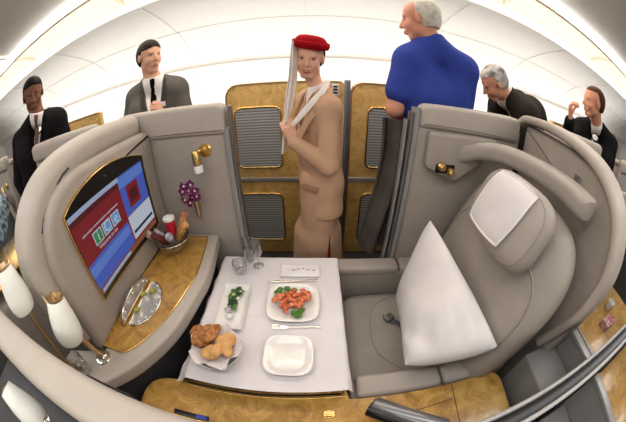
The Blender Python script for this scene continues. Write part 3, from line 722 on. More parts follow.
# pillow
A = Vector((0.325,0.422,0.70)); B = Vector((0.64,0.325,0.87)); C_ = Vector((0.51,0.95,1.03)); D = Vector((0.41,0.885,0.60))
def pil(sgn):
    def f(u, v):
        s0, t0 = 2*u-1, 2*v-1; u = 0.5+0.5*s0*math.sqrt(1-0.10*t0**4); v = 0.5+0.5*t0*math.sqrt(1-0.10*s0**4)
        p = A*(1-u)*(1-v)+B*u*(1-v)+C_*u*v+D*(1-u)*v
        nn = (B-A).cross(D-A).normalized()
        s, t = s0, t0
        pin = 1-0.06*(1-abs(t)**2)*abs(s)**3-0.0
        q = (A+B+C_+D)/4
        bulge = ((1-abs(s)**2.6)*(1-abs(t)**2.6))**0.55
        wr = 0.016*math.sin(5*u+11*v+2*math.sin(4*u))*math.exp(-((v-0.22)/0.20)**2)+0.008*math.sin(14*v+5*u)*(1-u)+0.010*math.sin(20*u-9*v)*math.exp(-((v-0.12)/0.12)**2)
        fold = lambda x: (1-abs(math.sin(x)))**3
        wr += 0.013*fold(7*v+1.6*math.sin(3.1*u)+0.5)*math.exp(-((v-0.20)/0.20)**2)*math.exp(-((u-0.62)/0.35)**2)
        wr += 0.012*fold(5.5*u-4.2*v+0.9*math.sin(5*v))*math.exp(-((v-0.16)/0.16)**2)+0.008*fold(9*u+3*v+2)*math.exp(-((u-0.08)/0.14)**2)
        return q+(p-q)*pin+nn*sgn*(0.085*bulge)+nn*(wr*bulge if sgn>0 else 0)
    return f
bm = bmesh.new(); nn_ = 60; F = {}; Bk = {}
ff, fb = pil(1), pil(-1)
for i in range(nn_+1):
    for j in range(nn_+1):
        F[i,j] = bm.verts.new(ff(i/nn_,j/nn_))
        Bk[i,j] = F[i,j] if (i in (0,nn_) or j in (0,nn_)) else bm.verts.new(fb(i/nn_,j/nn_))
for i in range(nn_):
    for j in range(nn_):
        bm.faces.new((F[i,j],F[i+1,j],F[i+1,j+1],F[i,j+1])); bm.faces.new((Bk[i,j+1],Bk[i+1,j+1],Bk[i+1,j],Bk[i,j]))
pw = from_bm('pillow', bm, M['pillow'], None, loc=(0.5,0.6,0.75), angle=80)
tag(pw, 'large white pillow leaning on the seat back over the near armrest', 'pillow')

# wing around the headrest
sh = thing('seat_shell', 'tall curved grey shell behind the seat with padded rim', 'seat shell', (1.02,0.7,FLOOR))
o = prism('shell_body', dprof(1.125,0.235,1.485,0.42), 'x', 0.955, 1.09, M['shell'], sh, bev=0.03, seg=5)
for v_ in o.data.vertices: v_.co.x += (v_.co.y+0.7-0.25)*0.21      # the shell stands at a slight angle
rp = [(1.18,1.16,1.49),(1.165,1.10,1.515),(1.12,0.89,1.528),(1.07,0.654,1.515),(1.034,0.484,1.480),(1.007,0.358,1.412),(0.993,0.288,1.325),(0.985,0.245,1.20),(0.985,0.25,1.05),(0.985,0.285,0.92),(0.985,0.33,0.78)]
sweep('padded_rim', smooth_path(rp,6), rrect(0.045,0.13,0.02,5), M['rim'], sh, up=(1,0,0))
wp = [(0.73,1.145,1.265),(0.79,1.085,1.305),(0.86,0.98,1.335),(0.90,0.86,1.345),(0.905,0.70,1.355),(0.90,0.55,1.358),(0.885,0.425,1.352)]
sweep('headrest_wing', smooth_path(wp,6), rrect(0.11,0.085,0.03,5), M['seat'], sh, scale=lambda f: (0.8 if f>0.985 else 1.0))
text('shell_mark', '\u2261\u2261', 0.02, (0.952,0.62,1.46), M['ink'], sh, (PI/2,0,-PI/2), 0.0003) if False else None
for k in range(3): box('small_print', (1.024,0.58,1.385+k*0.008),(1.042,0.63,1.388+k*0.008), M['ink'], sh, bev=0)
bk = thing('storage_ledge', 'grey storage ledge in the corner between the seat back and the divider rail', 'ledge', (0.92,0.2,FLOOR))
box('ledge_body', (0.83,0.085,FLOOR),(1.03,0.30,0.78), M['midgrey'], bk, bev=0.01)
box('ledge_step', (0.785,0.10,0.50),(0.83,0.33,0.54), M['trimgrey'], bk, bev=0.005)
cw = thing('cross_wall', 'low grey cross wall with pale top frame under the divider rail at right', 'partition', (1.05,0.0,FLOOR))
box('wall_panel', (1.035,-0.5,FLOOR),(1.065,0.0,0.885), M['midgrey'], cw, bev=0.003)
box('wall_panel', (1.035,0.07,FLOOR),(1.065,0.30,0.885), M['midgrey'], cw, bev=0.003)
box('top_frame', (1.03,-0.5,0.885),(1.07,0.0,0.905), M['trimgrey'], cw, bev=0.004)
box('top_frame', (1.03,0.07,0.885),(1.07,0.30,0.905), M['trimgrey'], cw, bev=0.004)
np_ = thing('near_side_panel', 'plain grey panel on the near side of the slim divider rail, bottom right corner', 'panel', (0.7,-0.25,FLOOR))
box('panel_body', (0.25,-0.5,FLOOR),(1.03,-0.01,0.70), M['midgrey'], np_, bev=0.01)

# ------------------------------------------------------------------ dining table
tb = thing('dining_table', 'fold-out dining table hidden under the white cloth', 'table', (-0.16,0.7,FLOOR))
box('tabletop', (-0.455,0.35,0.694),(0.116,1.052,0.716), M['burl'], tb, bev=0.006)
box('support_arm', (-0.30,0.40,0.645),(-0.05,0.60,0.694), M['metalgrey'], tb, bev=0.006)
TZ = 0.719
def tcl(u, v):
    # u across x, v along y ; drops a little at the edges
    x = -0.478+0.602*u; y = 0.346+0.724*v
    x += (-0.045*(1-v)**4*(1-u)**4) + 0.012*(1-v)**6*u**6
    y += 0.018*math.sin(PI*u)*(1-v)**4*-0.6
    dz = 0.0
    ex = max(0, -0.457-x, x-0.118); ey = max(0, y-1.055)
    e = math.hypot(ex, ey)
    dz -= min(1.2*e + 0.3*e, 0.03+0.6*e)
    dz += 0.0012*math.sin(40*x+7)*math.sin(31*y)*0.4 + (0.006*math.sin(50*(x+y))*min(1,e/0.02))
    dz += 0.0016*math.exp(-((x+0.165)/0.004)**2)+0.0014*math.exp(-((y-0.68)/0.004)**2)
    return Vector((x,y,TZ+0.001+dz))
tc_ = grid_mesh('tablecloth', tcl, 70, 80, M['linen'], None, thick=0.002, loc=(-0.16,0.69,TZ))
tag(tc_, 'white linen tablecloth with fold creases spread over the dining table', 'tablecloth')
TZ = 0.7225
def sq_plate(c, a, label, sx=1.0, sy=1.0, group=None, rot=0.0):
    """square plate with bowed sides and rim"""
    t = thing('dinner_plate', label, 'plate', (c[0],c[1],TZ), group)
    bm = bmesh.new(); prof = [(0.0,0.006),(0.60,0.006),(0.68,0.008),(0.80,0.015),(0.97,0.021),(1.0,0.020),(0.98,0.017),(0.80,0.010),(0.62,0.0),(0,0.0)]
    seg = 64; rings = []
    for r, z in prof:
        if r == 0: rings.append([bm.verts.new((c[0],c[1],TZ+z))]); continue
        ring = []
        for k in range(seg):
            th = 2*PI*k/seg; e = 3.6
            rr = (abs(math.cos(th))**e+abs(math.sin(th))**e)**(-1/e)
            x, y = rr*math.cos(th)*a*r*sx, rr*math.sin(th)*a*r*sy
            cr_, sr_ = math.cos(rot), math.sin(rot)
            ring.append(bm.verts.new((c[0]+x*cr_-y*sr_,c[1]+x*sr_+y*cr_,TZ+z)))
        rings.append(ring)
    for A_, B_ in zip(rings, rings[1:]):
        for k in range(seg):
            k2 = (k+1)%seg
            if len(A_)==1: bm.faces.new((A_[0],B_[k],B_[k2]))
            elif len(B_)==1: bm.faces.new((A_[k],A_[k2],B_[0]))
            else: bm.faces.new((A_[k],A_[k2],B_[k2],B_[k]))
    from_bm('plate_body', bm, M['porcelain'], t)
    return t
sq_plate((-0.082,0.742), 0.108, 'square white plate holding the lobster salad', group='square white plates')
sq_plate((-0.087,0.482), 0.088, 'empty square white plate nearest the walnut console', group='square white plates')

def blob(name, c, r, m, parent=None, sq=(1,1,1), rough=0.15, seed=0, sub=2, rot=(0,0,0)):
    rnd = random.Random(seed); bm = bmesh.new(); bmesh.ops.create_icosphere(bm, subdivisions=sub, radius=1)
    R = Euler(rot).to_matrix(); ph = [rnd.uniform(0,6) for _ in range(6)]
    for v in bm.verts:
        d = 1+rough*(math.sin(3*v.co.x+ph[0])*math.cos(4*v.co.y+ph[1])+0.5*math.sin(6*v.co.z+ph[2]+3*v.co.x))
        p = Vector((v.co.x*sq[0],v.co.y*sq[1],v.co.z*sq[2]))*d*r
        v.co = Vector(c)+R@p
    return from_bm(name, bm, m, parent, loc=None if parent is not None else c, angle=80)
PZ = TZ+0.008
lob = [(-0.135,0.755,20),(-0.12,0.725,60),(-0.10,0.76,110),(-0.085,0.735,150),(-0.065,0.765,20),(-0.05,0.745,80),(-0.035,0.775,130),(-0.03,0.745,45),(-0.11,0.70,95),(-0.075,0.71,10),(-0.05,0.715,70),(-0.145,0.735,30),(-0.02,0.76,100),(-0.09,0.78,60)]
for i,(x,y,a) in enumerate(lob):
    a = math.radians(a); L = 0.024; w = []
    z = PZ+0.012+0.020*random.random()
    pts = [(x+L*math.cos(a)*s,y+L*math.sin(a)*s,z+0.008*(1-s*s)-0.003) for s in (-1,-0.5,0,0.5,1)]
    o = tube('lobster_piece', smooth_path(pts,3), 0.0125, M['lobster'], None, loc=(x,y,PZ), n=10, scale=lambda f: 0.55+0.35*math.sin(PI*f)+0.25*math.sin(19*f+i))
    tag(o, 'orange-red piece of lobster meat in the salad on the square plate', 'lobster', 'lobster pieces on the square plate')
def leaf(c, L, w, yaw, m, label, group, curl=0.4):
    def f(u, v):
        x = (u-0.5)*L; hw = w*math.sin(PI*min(0.97,max(0.05,u)))*(1+0.2*math.sin(14*u))
        y = (v-0.5)*2*hw; z = 0.006+curl*(abs(v-0.5)*2)**2*hw+0.004*math.sin(9*u)+0.2*curl*L*math.sin(PI*u)
        return Vector((c[0]+x*math.cos(yaw)-y*math.sin(yaw),c[1]+x*math.sin(yaw)+y*math.cos(yaw),c[2]+z))
    o = grid_mesh('salad_leaf', f, 8, 4, m, None, thick=0.001, loc=c)
    return tag(o, label, 'leaf', group)
for x,y,yw in ((-0.15,0.79,0.5),(-0.14,0.805,1.6),(-0.11,0.81,2.5),(-0.10,0.79,0.2),(-0.075,0.675,1.0),(-0.055,0.675,2.2),(-0.045,0.69,0.3),(-0.06,0.66,2.9),(-0.13,0.775,2.2),(-0.08,0.80,1.4)):
    leaf((x,y,PZ+0.008), 0.034, 0.013, yw, M['green'], 'green salad leaf tucked around the lobster on the square plate', 'green leaves with the lobster')

# narrow rectangular starter plate
rp_ = thing('starter_plate', 'narrow rectangular white plate with small starter beside the bread', 'plate', (-0.335,0.715,TZ))
def rplate(u,v):
    x=(u-0.5)*2; y=(v-0.5)*2
    e=max(abs(x),abs(y)); z=0.004+0.010*max(0,e-0.8)/0.2
    X=x*0.058; Y=y*0.125
    return Vector((-0.335+X+0.10*Y*-0.08,0.712+Y,TZ+z))
grid_mesh('plate_body', rplate, 20, 20, M['porcelain'], rp_, thick=0.004)
for i,(x,y,yw,mm) in enumerate(((-0.325,0.80,1.2,'darkgreen'),(-0.34,0.71,0.5,'darkgreen'),(-0.325,0.695,2.0,'green'),(-0.345,0.73,1.3,'darkgreen'),(-0.315,0.785,0.2,'green'),(-0.345,0.785,2.2,'green'),(-0.32,0.77,0.3,'darkgreen'),(-0.335,0.745,1.8,'darkgreen'),(-0.35,0.76,0.9,'green'),(-0.33,0.725,2.6,'darkgreen'))):
    leaf((x,y,TZ+0.008), 0.040, 0.012, yw, M[mm], 'dark green leaf on the narrow starter plate', 'leaves on the starter plate', 0.6)
for i,(x,y,r,mm,lab) in enumerate(((-0.318,0.79,0.009,'cream','pale slice at the far end'),(-0.34,0.77,0.010,'cream','cream slice among the leaves'),(-0.322,0.75,0.009,'cream','pale slice near the plate middle'),(-0.345,0.675,0.017,'glass','clear jelly mound'),(-0.335,0.645,0.016,'paper','small white mousse mound nearest the bread'))):
    o = blob('appetiser', (x,y,TZ+0.006+r*0.8), r, M[mm], sq=(1.1,0.9,0.8), seed=i)
    tag(o, lab+' on the narrow starter plate', 'food')

# bread basket
bb = thing('bread_basket', 'white porcelain bread bowl lined with a napkin at the table corner', 'bowl', (-0.355,0.475,TZ))
bcx, bcy = -0.345, 0.472
lathe('bowl_body', [(0.0,0.004),(0.05,0.004),(0.078,0.022),(0.092,0.045),(0.095,0.045),(0.082,0.018),(0.055,0.0),(0,0)], M['porcelain'], (bcx,bcy,TZ), parent=bb)
def napf(u, v):
    a = 2*PI*u; r = 0.02+0.077*v*(1+0.10*math.sin(5*a+1)+0.05*math.sin(11*a))
    z = 0.012+0.05*v**2.2+0.012*math.sin(7*a)*v*v
    return Vector((bcx+r*math.cos(a),bcy+r*math.sin(a),TZ+z))
o = grid_mesh('bread_napkin', napf, 60, 10, M['paper'], None, thick=0.0012, loc=(bcx,bcy,TZ+0.02)); tag(o,'crumpled white napkin lining the bread bowl','napkin')
breads = [('bread_roll',(-0.31,0.50,0.055),0.036,(1.15,0.85,0.55),'bun','smooth round golden roll on the right side of the bowl',(0.5,0.3,0.8)),
 ('bread_roll',(-0.355,0.445,0.05),0.032,(1.2,0.9,0.6),'bun','small golden roll at the near edge of the bowl',(0.4,-0.2,0.3)),
 ('bread_roll',(-0.33,0.455,0.06),0.028,(1.3,0.8,0.6),'bun','oval golden roll in the middle of the bowl',(0.7,0.2,1.1)),
 ('bread_roll',(-0.375,0.435,0.052),0.026,(1.2,0.8,0.6),'bun','pale golden roll at the near left edge of the bowl',(0.3,0.5,2.0)),
 ('bread_roll',(-0.30,0.465,0.050),0.026,(1.2,0.8,0.55),'bun','small pale roll at the near right edge of the bowl',(0.6,-0.3,1.8)),
 ('seeded_roll',(-0.405,0.49,0.055),0.036,(1.1,0.9,0.7),'toast','rough brown seeded roll on the left side of the bowl',(0.1,0.4,0.2)),
 ('seeded_roll',(-0.375,0.535,0.058),0.034,(1.2,0.85,0.65),'toast','rough brown seeded roll at the far edge of the bowl',(0.2,0.1,0.9)),
 ('seeded_roll',(-0.375,0.495,0.078),0.028,(1.2,0.9,0.7),'toast','rough brown seeded roll on top of the bread pile',(0.5,0.1,0.4)),
 ('seeded_roll',(-0.425,0.525,0.062),0.026,(1.2,0.9,0.7),'toast','small brown seeded roll at the far left of the bowl',(0.5,0.1,0.4))]
for i,(nm,c,r,sq,mm,lab,ro) in enumerate(breads):
    o = blob(nm, (c[0],c[1],TZ+c[2]), r, M[mm], sq=sq, rough=0.05 if mm=='bun' else 0.14, seed=i+5, sub=3, rot=ro); tag(o, lab, 'bread', 'bread rolls in the napkin-lined bowl')

# folded napkin with printed card
fn = thing('folded_napkin', 'folded white napkin with grey printing at the far side of the table', 'napkin', (-0.06,0.945,TZ))
box('cloth_fold', (-0.152,0.905,TZ),(0.032,0.985,TZ+0.012), M['paper'], fn, bev=0.005)
cdp = box('printed_card', (-0.135,0.915,TZ+0.012),(0.02,0.972,TZ+0.0145), M['paper'], fn, bev=0.001)
for k,(w,dy) in enumerate(((0.03,0.0),(0.022,0.006),(0.018,0.010),(0.02,0.004),(0.026,0.0))):
    x = -0.10+0.024*k; box('print_mark', (x,0.94+dy,TZ+0.0145),(x+w*0.6,0.945+dy,TZ+0.0150), M['ink'], cdp, bev=0)
# glasses
def stem_glass(x, y, label):
    t = thing('wine_glass', label, 'glass', (x,y,TZ)); 
    lathe('foot', [(0,0.003),(0.008,0.004),(0.026,0.001),(0.027,0),(0,0)], M['glass'], (x,y,TZ+0.001), parent=t)
    lathe('stem', [(0.003,0.002),(0.0025,0.05),(0.004,0.062)], M['glass'], (x,y,TZ+0.001), parent=t)
    lathe('glass_bowl', [(0.002,0.06),(0.02,0.068),(0.029,0.09),(0.028,0.125),(0.024,0.145),(0.0228,0.145),(0.0265,0.125),(0.0275,0.09),(0.018,0.07),(0,0.063)], M['glass'], (x,y,TZ+0.001), parent=t)
    return t
stem_glass(-0.265,0.985,'clear stemmed glass at the far left corner of the table')
t = thing('water_tumbler','low clear tumbler behind the starter plate','glass',(-0.345,0.93,TZ))
lathe('glass_wall', [(0.022,0.0),(0.031,0.012),(0.036,0.04),(0.034,0.07),(0.0325,0.07),(0.034,0.04),(0.029,0.013),(0.0,0.006)], M['glass'], (-0.345,0.93,TZ+0.001), parent=t)
lathe('rim_line', [(0.0335,0.0),(0.0345,0.001),(0.0335,0.002)], M['silver'], (-0.345,0.93,TZ+0.07), parent=t)
# cutlery
def fork(p, d, label):
    p = Vector(p); d = Vector(d).normalized(); s = Vector((-d.y,d.x,0))
    t = thing('fork', label, 'fork', p)
    sweep('handle', [p,p+d*0.04,p+d*0.10,p+d*0.125], rrect(0.009,0.003,0.001,2), M['silver'], t, scale=lambda f: 1.0-0.55*f)
    bm = bmesh.new(); q = p+d*0.125
    add_sweep(bm, [q,q+d*0.012,q+d*0.03], rrect(0.02,0.002,0.0008,1), scale=lambda f: 0.3+0.7*min(1,f*2))
    for k in range(4): add_sweep(bm, [q+d*0.028+s*(0.0062*(k-1.5)),q+d*0.062+s*(0.0062*(k-1.5))+Vector((0,0,0.003))], rrect(0.0026,0.0018,0.0005,1))
    from_bm('fork_head', bm, M['silver'], t)
fork((0.03,0.622,TZ+0.004), (-1,-0.03,0), 'silver fork lying between the two square plates')
kn = thing('butter_knife','silver knife beyond the lobster plate','knife',(-0.15,0.87,TZ))
sweep('blade', [(-0.205,0.872,TZ+0.003),(-0.15,0.876,TZ+0.003)], rrect(0.014,0.0016,0.0006,1), M['silver'], kn, scale=lambda f: 0.6+0.4*f)
sweep('handle', [(-0.15,0.876,TZ+0.003),(-0.03,0.884,TZ+0.004),(0.02,0.886,TZ+0.004)], rrect(0.008,0.004,0.0015,2), M['silver'], kn)

# clear tall glass vessel standing just beyond the table
t = thing('tall_clear_glass','tall clear glass beyond the far table edge','glass',(-0.305,1.045,TZ))
lathe('glass_wall', [(0.020,0.0),(0.028,0.05),(0.024,0.10),(0.021,0.14),(0.020,0.14),(0.023,0.10),(0.0265,0.05),(0.018,0.006),(0,0.006)], M['glass'], (-0.315,1.02,TZ), parent=t)

# ------------------------------------------------------------------ SDF figures
def surface_nets(f, o, h):
    s = f < 0
    nx, ny, nz = f.shape
    c = np.zeros((nx-1,ny-1,nz-1), np.int8)
    for dx in (0,1):
        for dy in (0,1):
            for dz in (0,1): c += s[dx:nx-1+dx, dy:ny-1+dy, dz:nz-1+dz]
    act = (c > 0) & (c < 8)
    I = np.argwhere(act); idx = -np.ones(act.shape, np.int64); idx[act] = np.arange(len(I))
    acc = np.zeros((len(I),3)); cnt = np.zeros(len(I))
    corners = [(a,b,d) for a in (0,1) for b in (0,1) for d in (0,1)]
    vals = {k: f[I[:,0]+k[0], I[:,1]+k[1], I[:,2]+k[2]] for k in corners}
    for k in corners:
        for ax in range(3):
            if k[ax] == 0:
                k2 = list(k); k2[ax] = 1; k2 = tuple(k2)
                a, b = vals[k], vals[k2]; m_ = (a < 0) != (b < 0)
                t = a[m_]/(a[m_]-b[m_])
                p = np.tile(np.array(k, float), (m_.sum(),1)); p[:,ax] = t
                acc[m_] += p; cnt[m_] += 1
    V = (I+acc/cnt[:,None])*h+np.array(o)
    faces = []
    for ax in range(3):
        u, w = [(1,2),(2,0),(0,1)][ax]
        A_ = [slice(None)]*3; B_ = [slice(None)]*3
        A_[ax] = slice(0,-1); B_[ax] = slice(1,None)
        d = s[tuple(A_)] != s[tuple(B_)]
        E = np.argwhere(d); E = E[(E[:,u] > 0) & (E[:,w] > 0) & (E[:,u] < f.shape[u]-1) & (E[:,w] < f.shape[w]-1)]
        def at_(du, dw):
            q = E.copy(); q[:,u] += du; q[:,w] += dw; return idx[q[:,0],q[:,1],q[:,2]]
        a, b, c2, d2 = at_(-1,-1), at_(0,-1), at_(0,0), at_(-1,0)
        flip = ~s[E[:,0],E[:,1],E[:,2]]
        q = np.stack([a,b,c2,d2],1); q[flip] = q[flip][:,::-1]
        faces.append(q)
    Q = np.concatenate(faces); Q = Q[(Q >= 0).all(1)]
    return V, Q

class Field:
    def __init__(self, lo, hi, h):
        self.o = np.array(lo, float); self.h = h
        n = np.ceil((np.array(hi)-self.o)/h).astype(int)+1
        self.f = np.full(n, 0.5, np.float32); self.n = n
        self.ax = [self.o[i]+h*np.arange(n[i]) for i in range(3)]
    def _win(self, lo, hi):
        a = np.clip(np.floor((lo-self.o)/self.h).astype(int), 0, self.n-1); b = np.clip(np.ceil((hi-self.o)/self.h).astype(int)+1, 1, self.n)
        b = np.maximum(b, a+1); return tuple(slice(a[i], b[i]) for i in range(3))
    def _grid(self, w):
        return np.meshgrid(self.ax[0][w[0]], self.ax[1][w[1]], self.ax[2][w[2]], indexing='ij', sparse=True)
    def _put(self, w, d, k, mode='add'):
        a = self.f[w]
        if mode == 'sub': a, d = -a, d
        hh = np.clip(0.5+0.5*(a-d)/k, 0, 1)
        r = a+(d-a)*hh-k*hh*(1-hh)
        self.f[w] = -r if mode == 'sub' else r
    def cap(self, a, b, ra, rb=None, k=0.03, mode='add'):
        rb = ra if rb is None else rb
        a, b = np.array(a, float), np.array(b, float); R = max(ra, rb)+k+0.02
        w = self._win(np.minimum(a,b)-R, np.maximum(a,b)+R); X, Y, Z = self._grid(w)
        d = b-a; L2 = max(1e-9, d@d)
        t = np.clip(((X-a[0])*d[0]+(Y-a[1])*d[1]+(Z-a[2])*d[2])/L2, 0, 1)
        D_ = np.sqrt((X-a[0]-t*d[0])**2+(Y-a[1]-t*d[1])**2+(Z-a[2]-t*d[2])**2)-(ra+(rb-ra)*t)
        self._put(w, D_, k, mode); return self
    def ell(self, c, r, R=None, k=0.02, mode='add'):
        c = np.array(c, float); r = np.array(r, float); M_ = np.array(R if R is not None else np.eye(3))
        m_ = r.max()+k+0.02; w = self._win(c-m_, c+m_); X, Y, Z = self._grid(w)
        x, y, z = X-c[0], Y-c[1], Z-c[2]
        lx = x*M_[0,0]+y*M_[1,0]+z*M_[2,0]; ly = x*M_[0,1]+y*M_[1,1]+z*M_[2,1]; lz = x*M_[0,2]+y*M_[1,2]+z*M_[2,2]
        k0 = np.sqrt((lx/r[0])**2+(ly/r[1])**2+(lz/r[2])**2); k1 = np.sqrt((lx/r[0]**2)**2+(ly/r[1]**2)**2+(lz/r[2]**2)**2)
        self._put(w, k0*(k0-1)/np.maximum(k1,1e-6), k, mode); return self
    def clip(self, fn):
        """keep where fn(X,Y,Z) <= 0"""
        X, Y, Z = np.meshgrid(*self.ax, indexing='ij', sparse=True)
        self.f = np.maximum(self.f, fn(X,Y,Z)).astype(np.float32); return self
    def mesh(self, name, m, parent, paint=None):
        f = self.f; f[[0,-1]] = 0.5; f[:,[0,-1]] = 0.5; f[:,:,[0,-1]] = 0.5
        V, Q = surface_nets(f, self.o, self.h)
        me = bpy.data.meshes.new(name); me.vertices.add(len(V)); me.vertices.foreach_set('co', V.ravel())
        me.loops.add(len(Q)*4); me.loops.foreach_set('vertex_index', Q.ravel().astype(np.int32))
        me.polygons.add(len(Q)); me.polygons.foreach_set('loop_start', np.arange(0,len(Q)*4,4,dtype=np.int32))
        me.update(calc_edges=True); me.validate()
        o = link(name, me, m, parent)
        if paint is not None:
            me.polygons.foreach_set('material_index', paint(V[Q].mean(1)).astype(np.int32)) if len(me.polygons)==len(Q) else None
        return o

def vec(*a): return np.array(a, float)
def nrm(v): v = np.array(v, float); return v/np.linalg.norm(v)
def head_R(face, up=(0,0,1)):
    y = nrm(face); x = nrm(np.cross(y, up)); z = np.cross(x, y)
    return np.stack([x,y,z],1)   # columns: right, front, up

def add_head(F, c, R, s=1.0, smile=0.0):
    def P(*v): return np.array(c)+R@(np.array(v)*s)
    F.ell(P(0,-0.014,0.036),np.array([0.077,0.098,0.084])*s,R,k=0.02)
    F.ell(P(0,0.020,-0.030),np.array([0.060,0.070,0.082])*s,R,k=0.02)
    F.cap(P(-0.018,0.054,-0.097),P(0.018,0.054,-0.097),0.018*s,k=0.02)
    F.cap(P(-0.036,0.010,-0.066),P(0.036,0.010,-0.066),0.019*s,k=0.03)
    F.cap(P(-0.034,0.071,0.024),P(0.034,0.071,0.024),0.013*s,k=0.012)
    F.ell(P(-0.036,0.055,-0.03),np.array([0.022,0.024,0.024])*s,R,k=0.02); F.ell(P(0.036,0.055,-0.03),np.array([0.022,0.024,0.024])*s,R,k=0.02)
    for q in (-1,1): F.ell(P(q*0.031,0.092,0.002),np.array([0.016,0.017,0.011])*s,R,k=0.010,mode='sub')
    F.cap(P(0,0.086,0.012),P(0,0.106,-0.028),0.008*s,0.0125*s,k=0.010)
    for q in (-1,1): F.cap(P(q*0.010,0.094,-0.032),P(q*0.012,0.090,-0.032),0.0075*s,k=0.006)
    F.cap(P(-0.021,0.080,-0.062+smile),P(0,0.090,-0.060),0.0055*s,0.008*s,k=0.008); F.cap(P(0.021,0.080,-0.062+smile),P(0,0.090,-0.060),0.0055*s,0.008*s,k=0.008)
    F.cap(P(-0.015,0.082,-0.070+smile*0.4),P(0.015,0.082,-0.070+smile*0.4),0.008*s,k=0.008)
    for q in (-1,1): F.ell(P(q*0.077,-0.006,-0.004),np.array([0.009,0.019,0.031])*s,R,k=0.006)

def face_parts(c, R, s, smile, lipm, root):
    k_ = 1.0 if smile > 0 else 0.72
    def P(*v): return Vector(np.array(c)+R@(np.array(v)*s))
    up = tuple(R[:,1])
    for q in (-1,1):
        bm = bmesh.new(); bmesh.ops.create_icosphere(bm, subdivisions=3, radius=1)
        for v in bm.verts: v.co = P(q*0.031+v.co.x*0.0135, 0.068+v.co.y*0.012, 0.002+v.co.z*0.0062*k_)
        e = from_bm('eye', bm, M['teeth'], root)
        bm = bmesh.new(); bmesh.ops.create_icosphere(bm, subdivisions=2, radius=1)
        for v in bm.verts: v.co = P(q*0.031+v.co.x*0.0058, 0.0765+v.co.y*0.005, 0.002+v.co.z*0.0056*k_)
        from_bm('iris', bm, M['eye'], e)
        bm = bmesh.new(); pts = [P(q*0.031+0.014*t, 0.0785-0.004*t*t, 0.0085-0.0055*t*t) for t in (-1,-0.5,0,0.5,1)]
        add_sweep(bm, pts, circ(0.0016*s,6), up=up); from_bm('eyelid', bm, M['eye'], e)
    w = 0.022+smile*0.6
    bm = bmesh.new(); n_ = 8
    pts = [P(w*t, 0.0935-0.016*t*t, -0.0600+smile*t*t+0.0012*math.cos(6*t)) for t in [-1+2*k/n_ for k in range(n_+1)]]
    add_sweep(bm, pts, circ(0.0040*s,8), up=up, scale=lambda f: 0.35+0.9*math.sin(PI*min(0.97,max(0.03,f))))
    from_bm('upper_lip', bm, lipm, root)
    bm = bmesh.new()
    pts = [P(w*0.95*t, 0.0925-0.016*t*t, -0.0690-smile*0.55+smile*1.5*t*t) for t in [-1+2*k/n_ for k in range(n_+1)]]
    add_sweep(bm, pts, circ(0.0046*s,8), up=up, scale=lambda f: 0.3+0.9*math.sin(PI*min(0.97,max(0.03,f))))
    from_bm('lower_lip', bm, lipm, root)
    if smile > 0:
        bm = bmesh.new()
        pts = [P(w*0.8*t, 0.0945-0.016*t*t, -0.0648+smile*1.0*t*t) for t in [-1+2*k/n_ for k in range(n_+1)]]
        add_sweep(bm, pts, circ(0.0030*s,8), up=up, scale=lambda f: 0.3+0.8*math.sin(PI*min(0.97,max(0.03,f))))
        from_bm('teeth', bm, M['teeth'], root)

def add_hand(F, wr, d, n, size=1.0, curl=0.5, side=1):
    """d finger direction, n palm normal (fingers curl towards n), side: thumb along side*(d x n)."""
    d = nrm(d); n = nrm(np.array(n)-np.dot(n,d)*d); s = np.cross(d, n)*side; wr = np.array(wr, float)
    S = size
    for q in (-0.028,-0.010,0.010,0.026):
        F.cap(wr+s*q*0.6*S+d*0.01*S, wr+s*q*S+d*0.085*S, 0.014*S, 0.0125*S, k=0.01)
    for q, L in ((-0.030,0.060),(-0.011,0.074),(0.010,0.080),(0.029,0.072)):
        p = wr+s*q*S+d*0.085*S; a = 0.0
        for j, f in enumerate((0.45,0.32,0.23)):
            a += curl*(0.7 if j == 0 else 1.0)
            p2 = p+(d*math.cos(a)+n*math.sin(a))*L*f*S
            F.cap(p, p2, (0.0095-0.0008*j)*S, (0.0088-0.0008*j)*S, k=0.004); p = p2
    p = wr+s*0.026*S+d*0.025*S; t1 = p+(s*0.75+d*0.6+n*0.35)*0.042*S; t2 = t1+(d*0.85+s*0.1+n*0.5)*0.034*S
    F.cap(p, t1, 0.014*S, 0.011*S, k=0.01); F.cap(t1, t2, 0.0105*S, 0.0085*S, k=0.004)

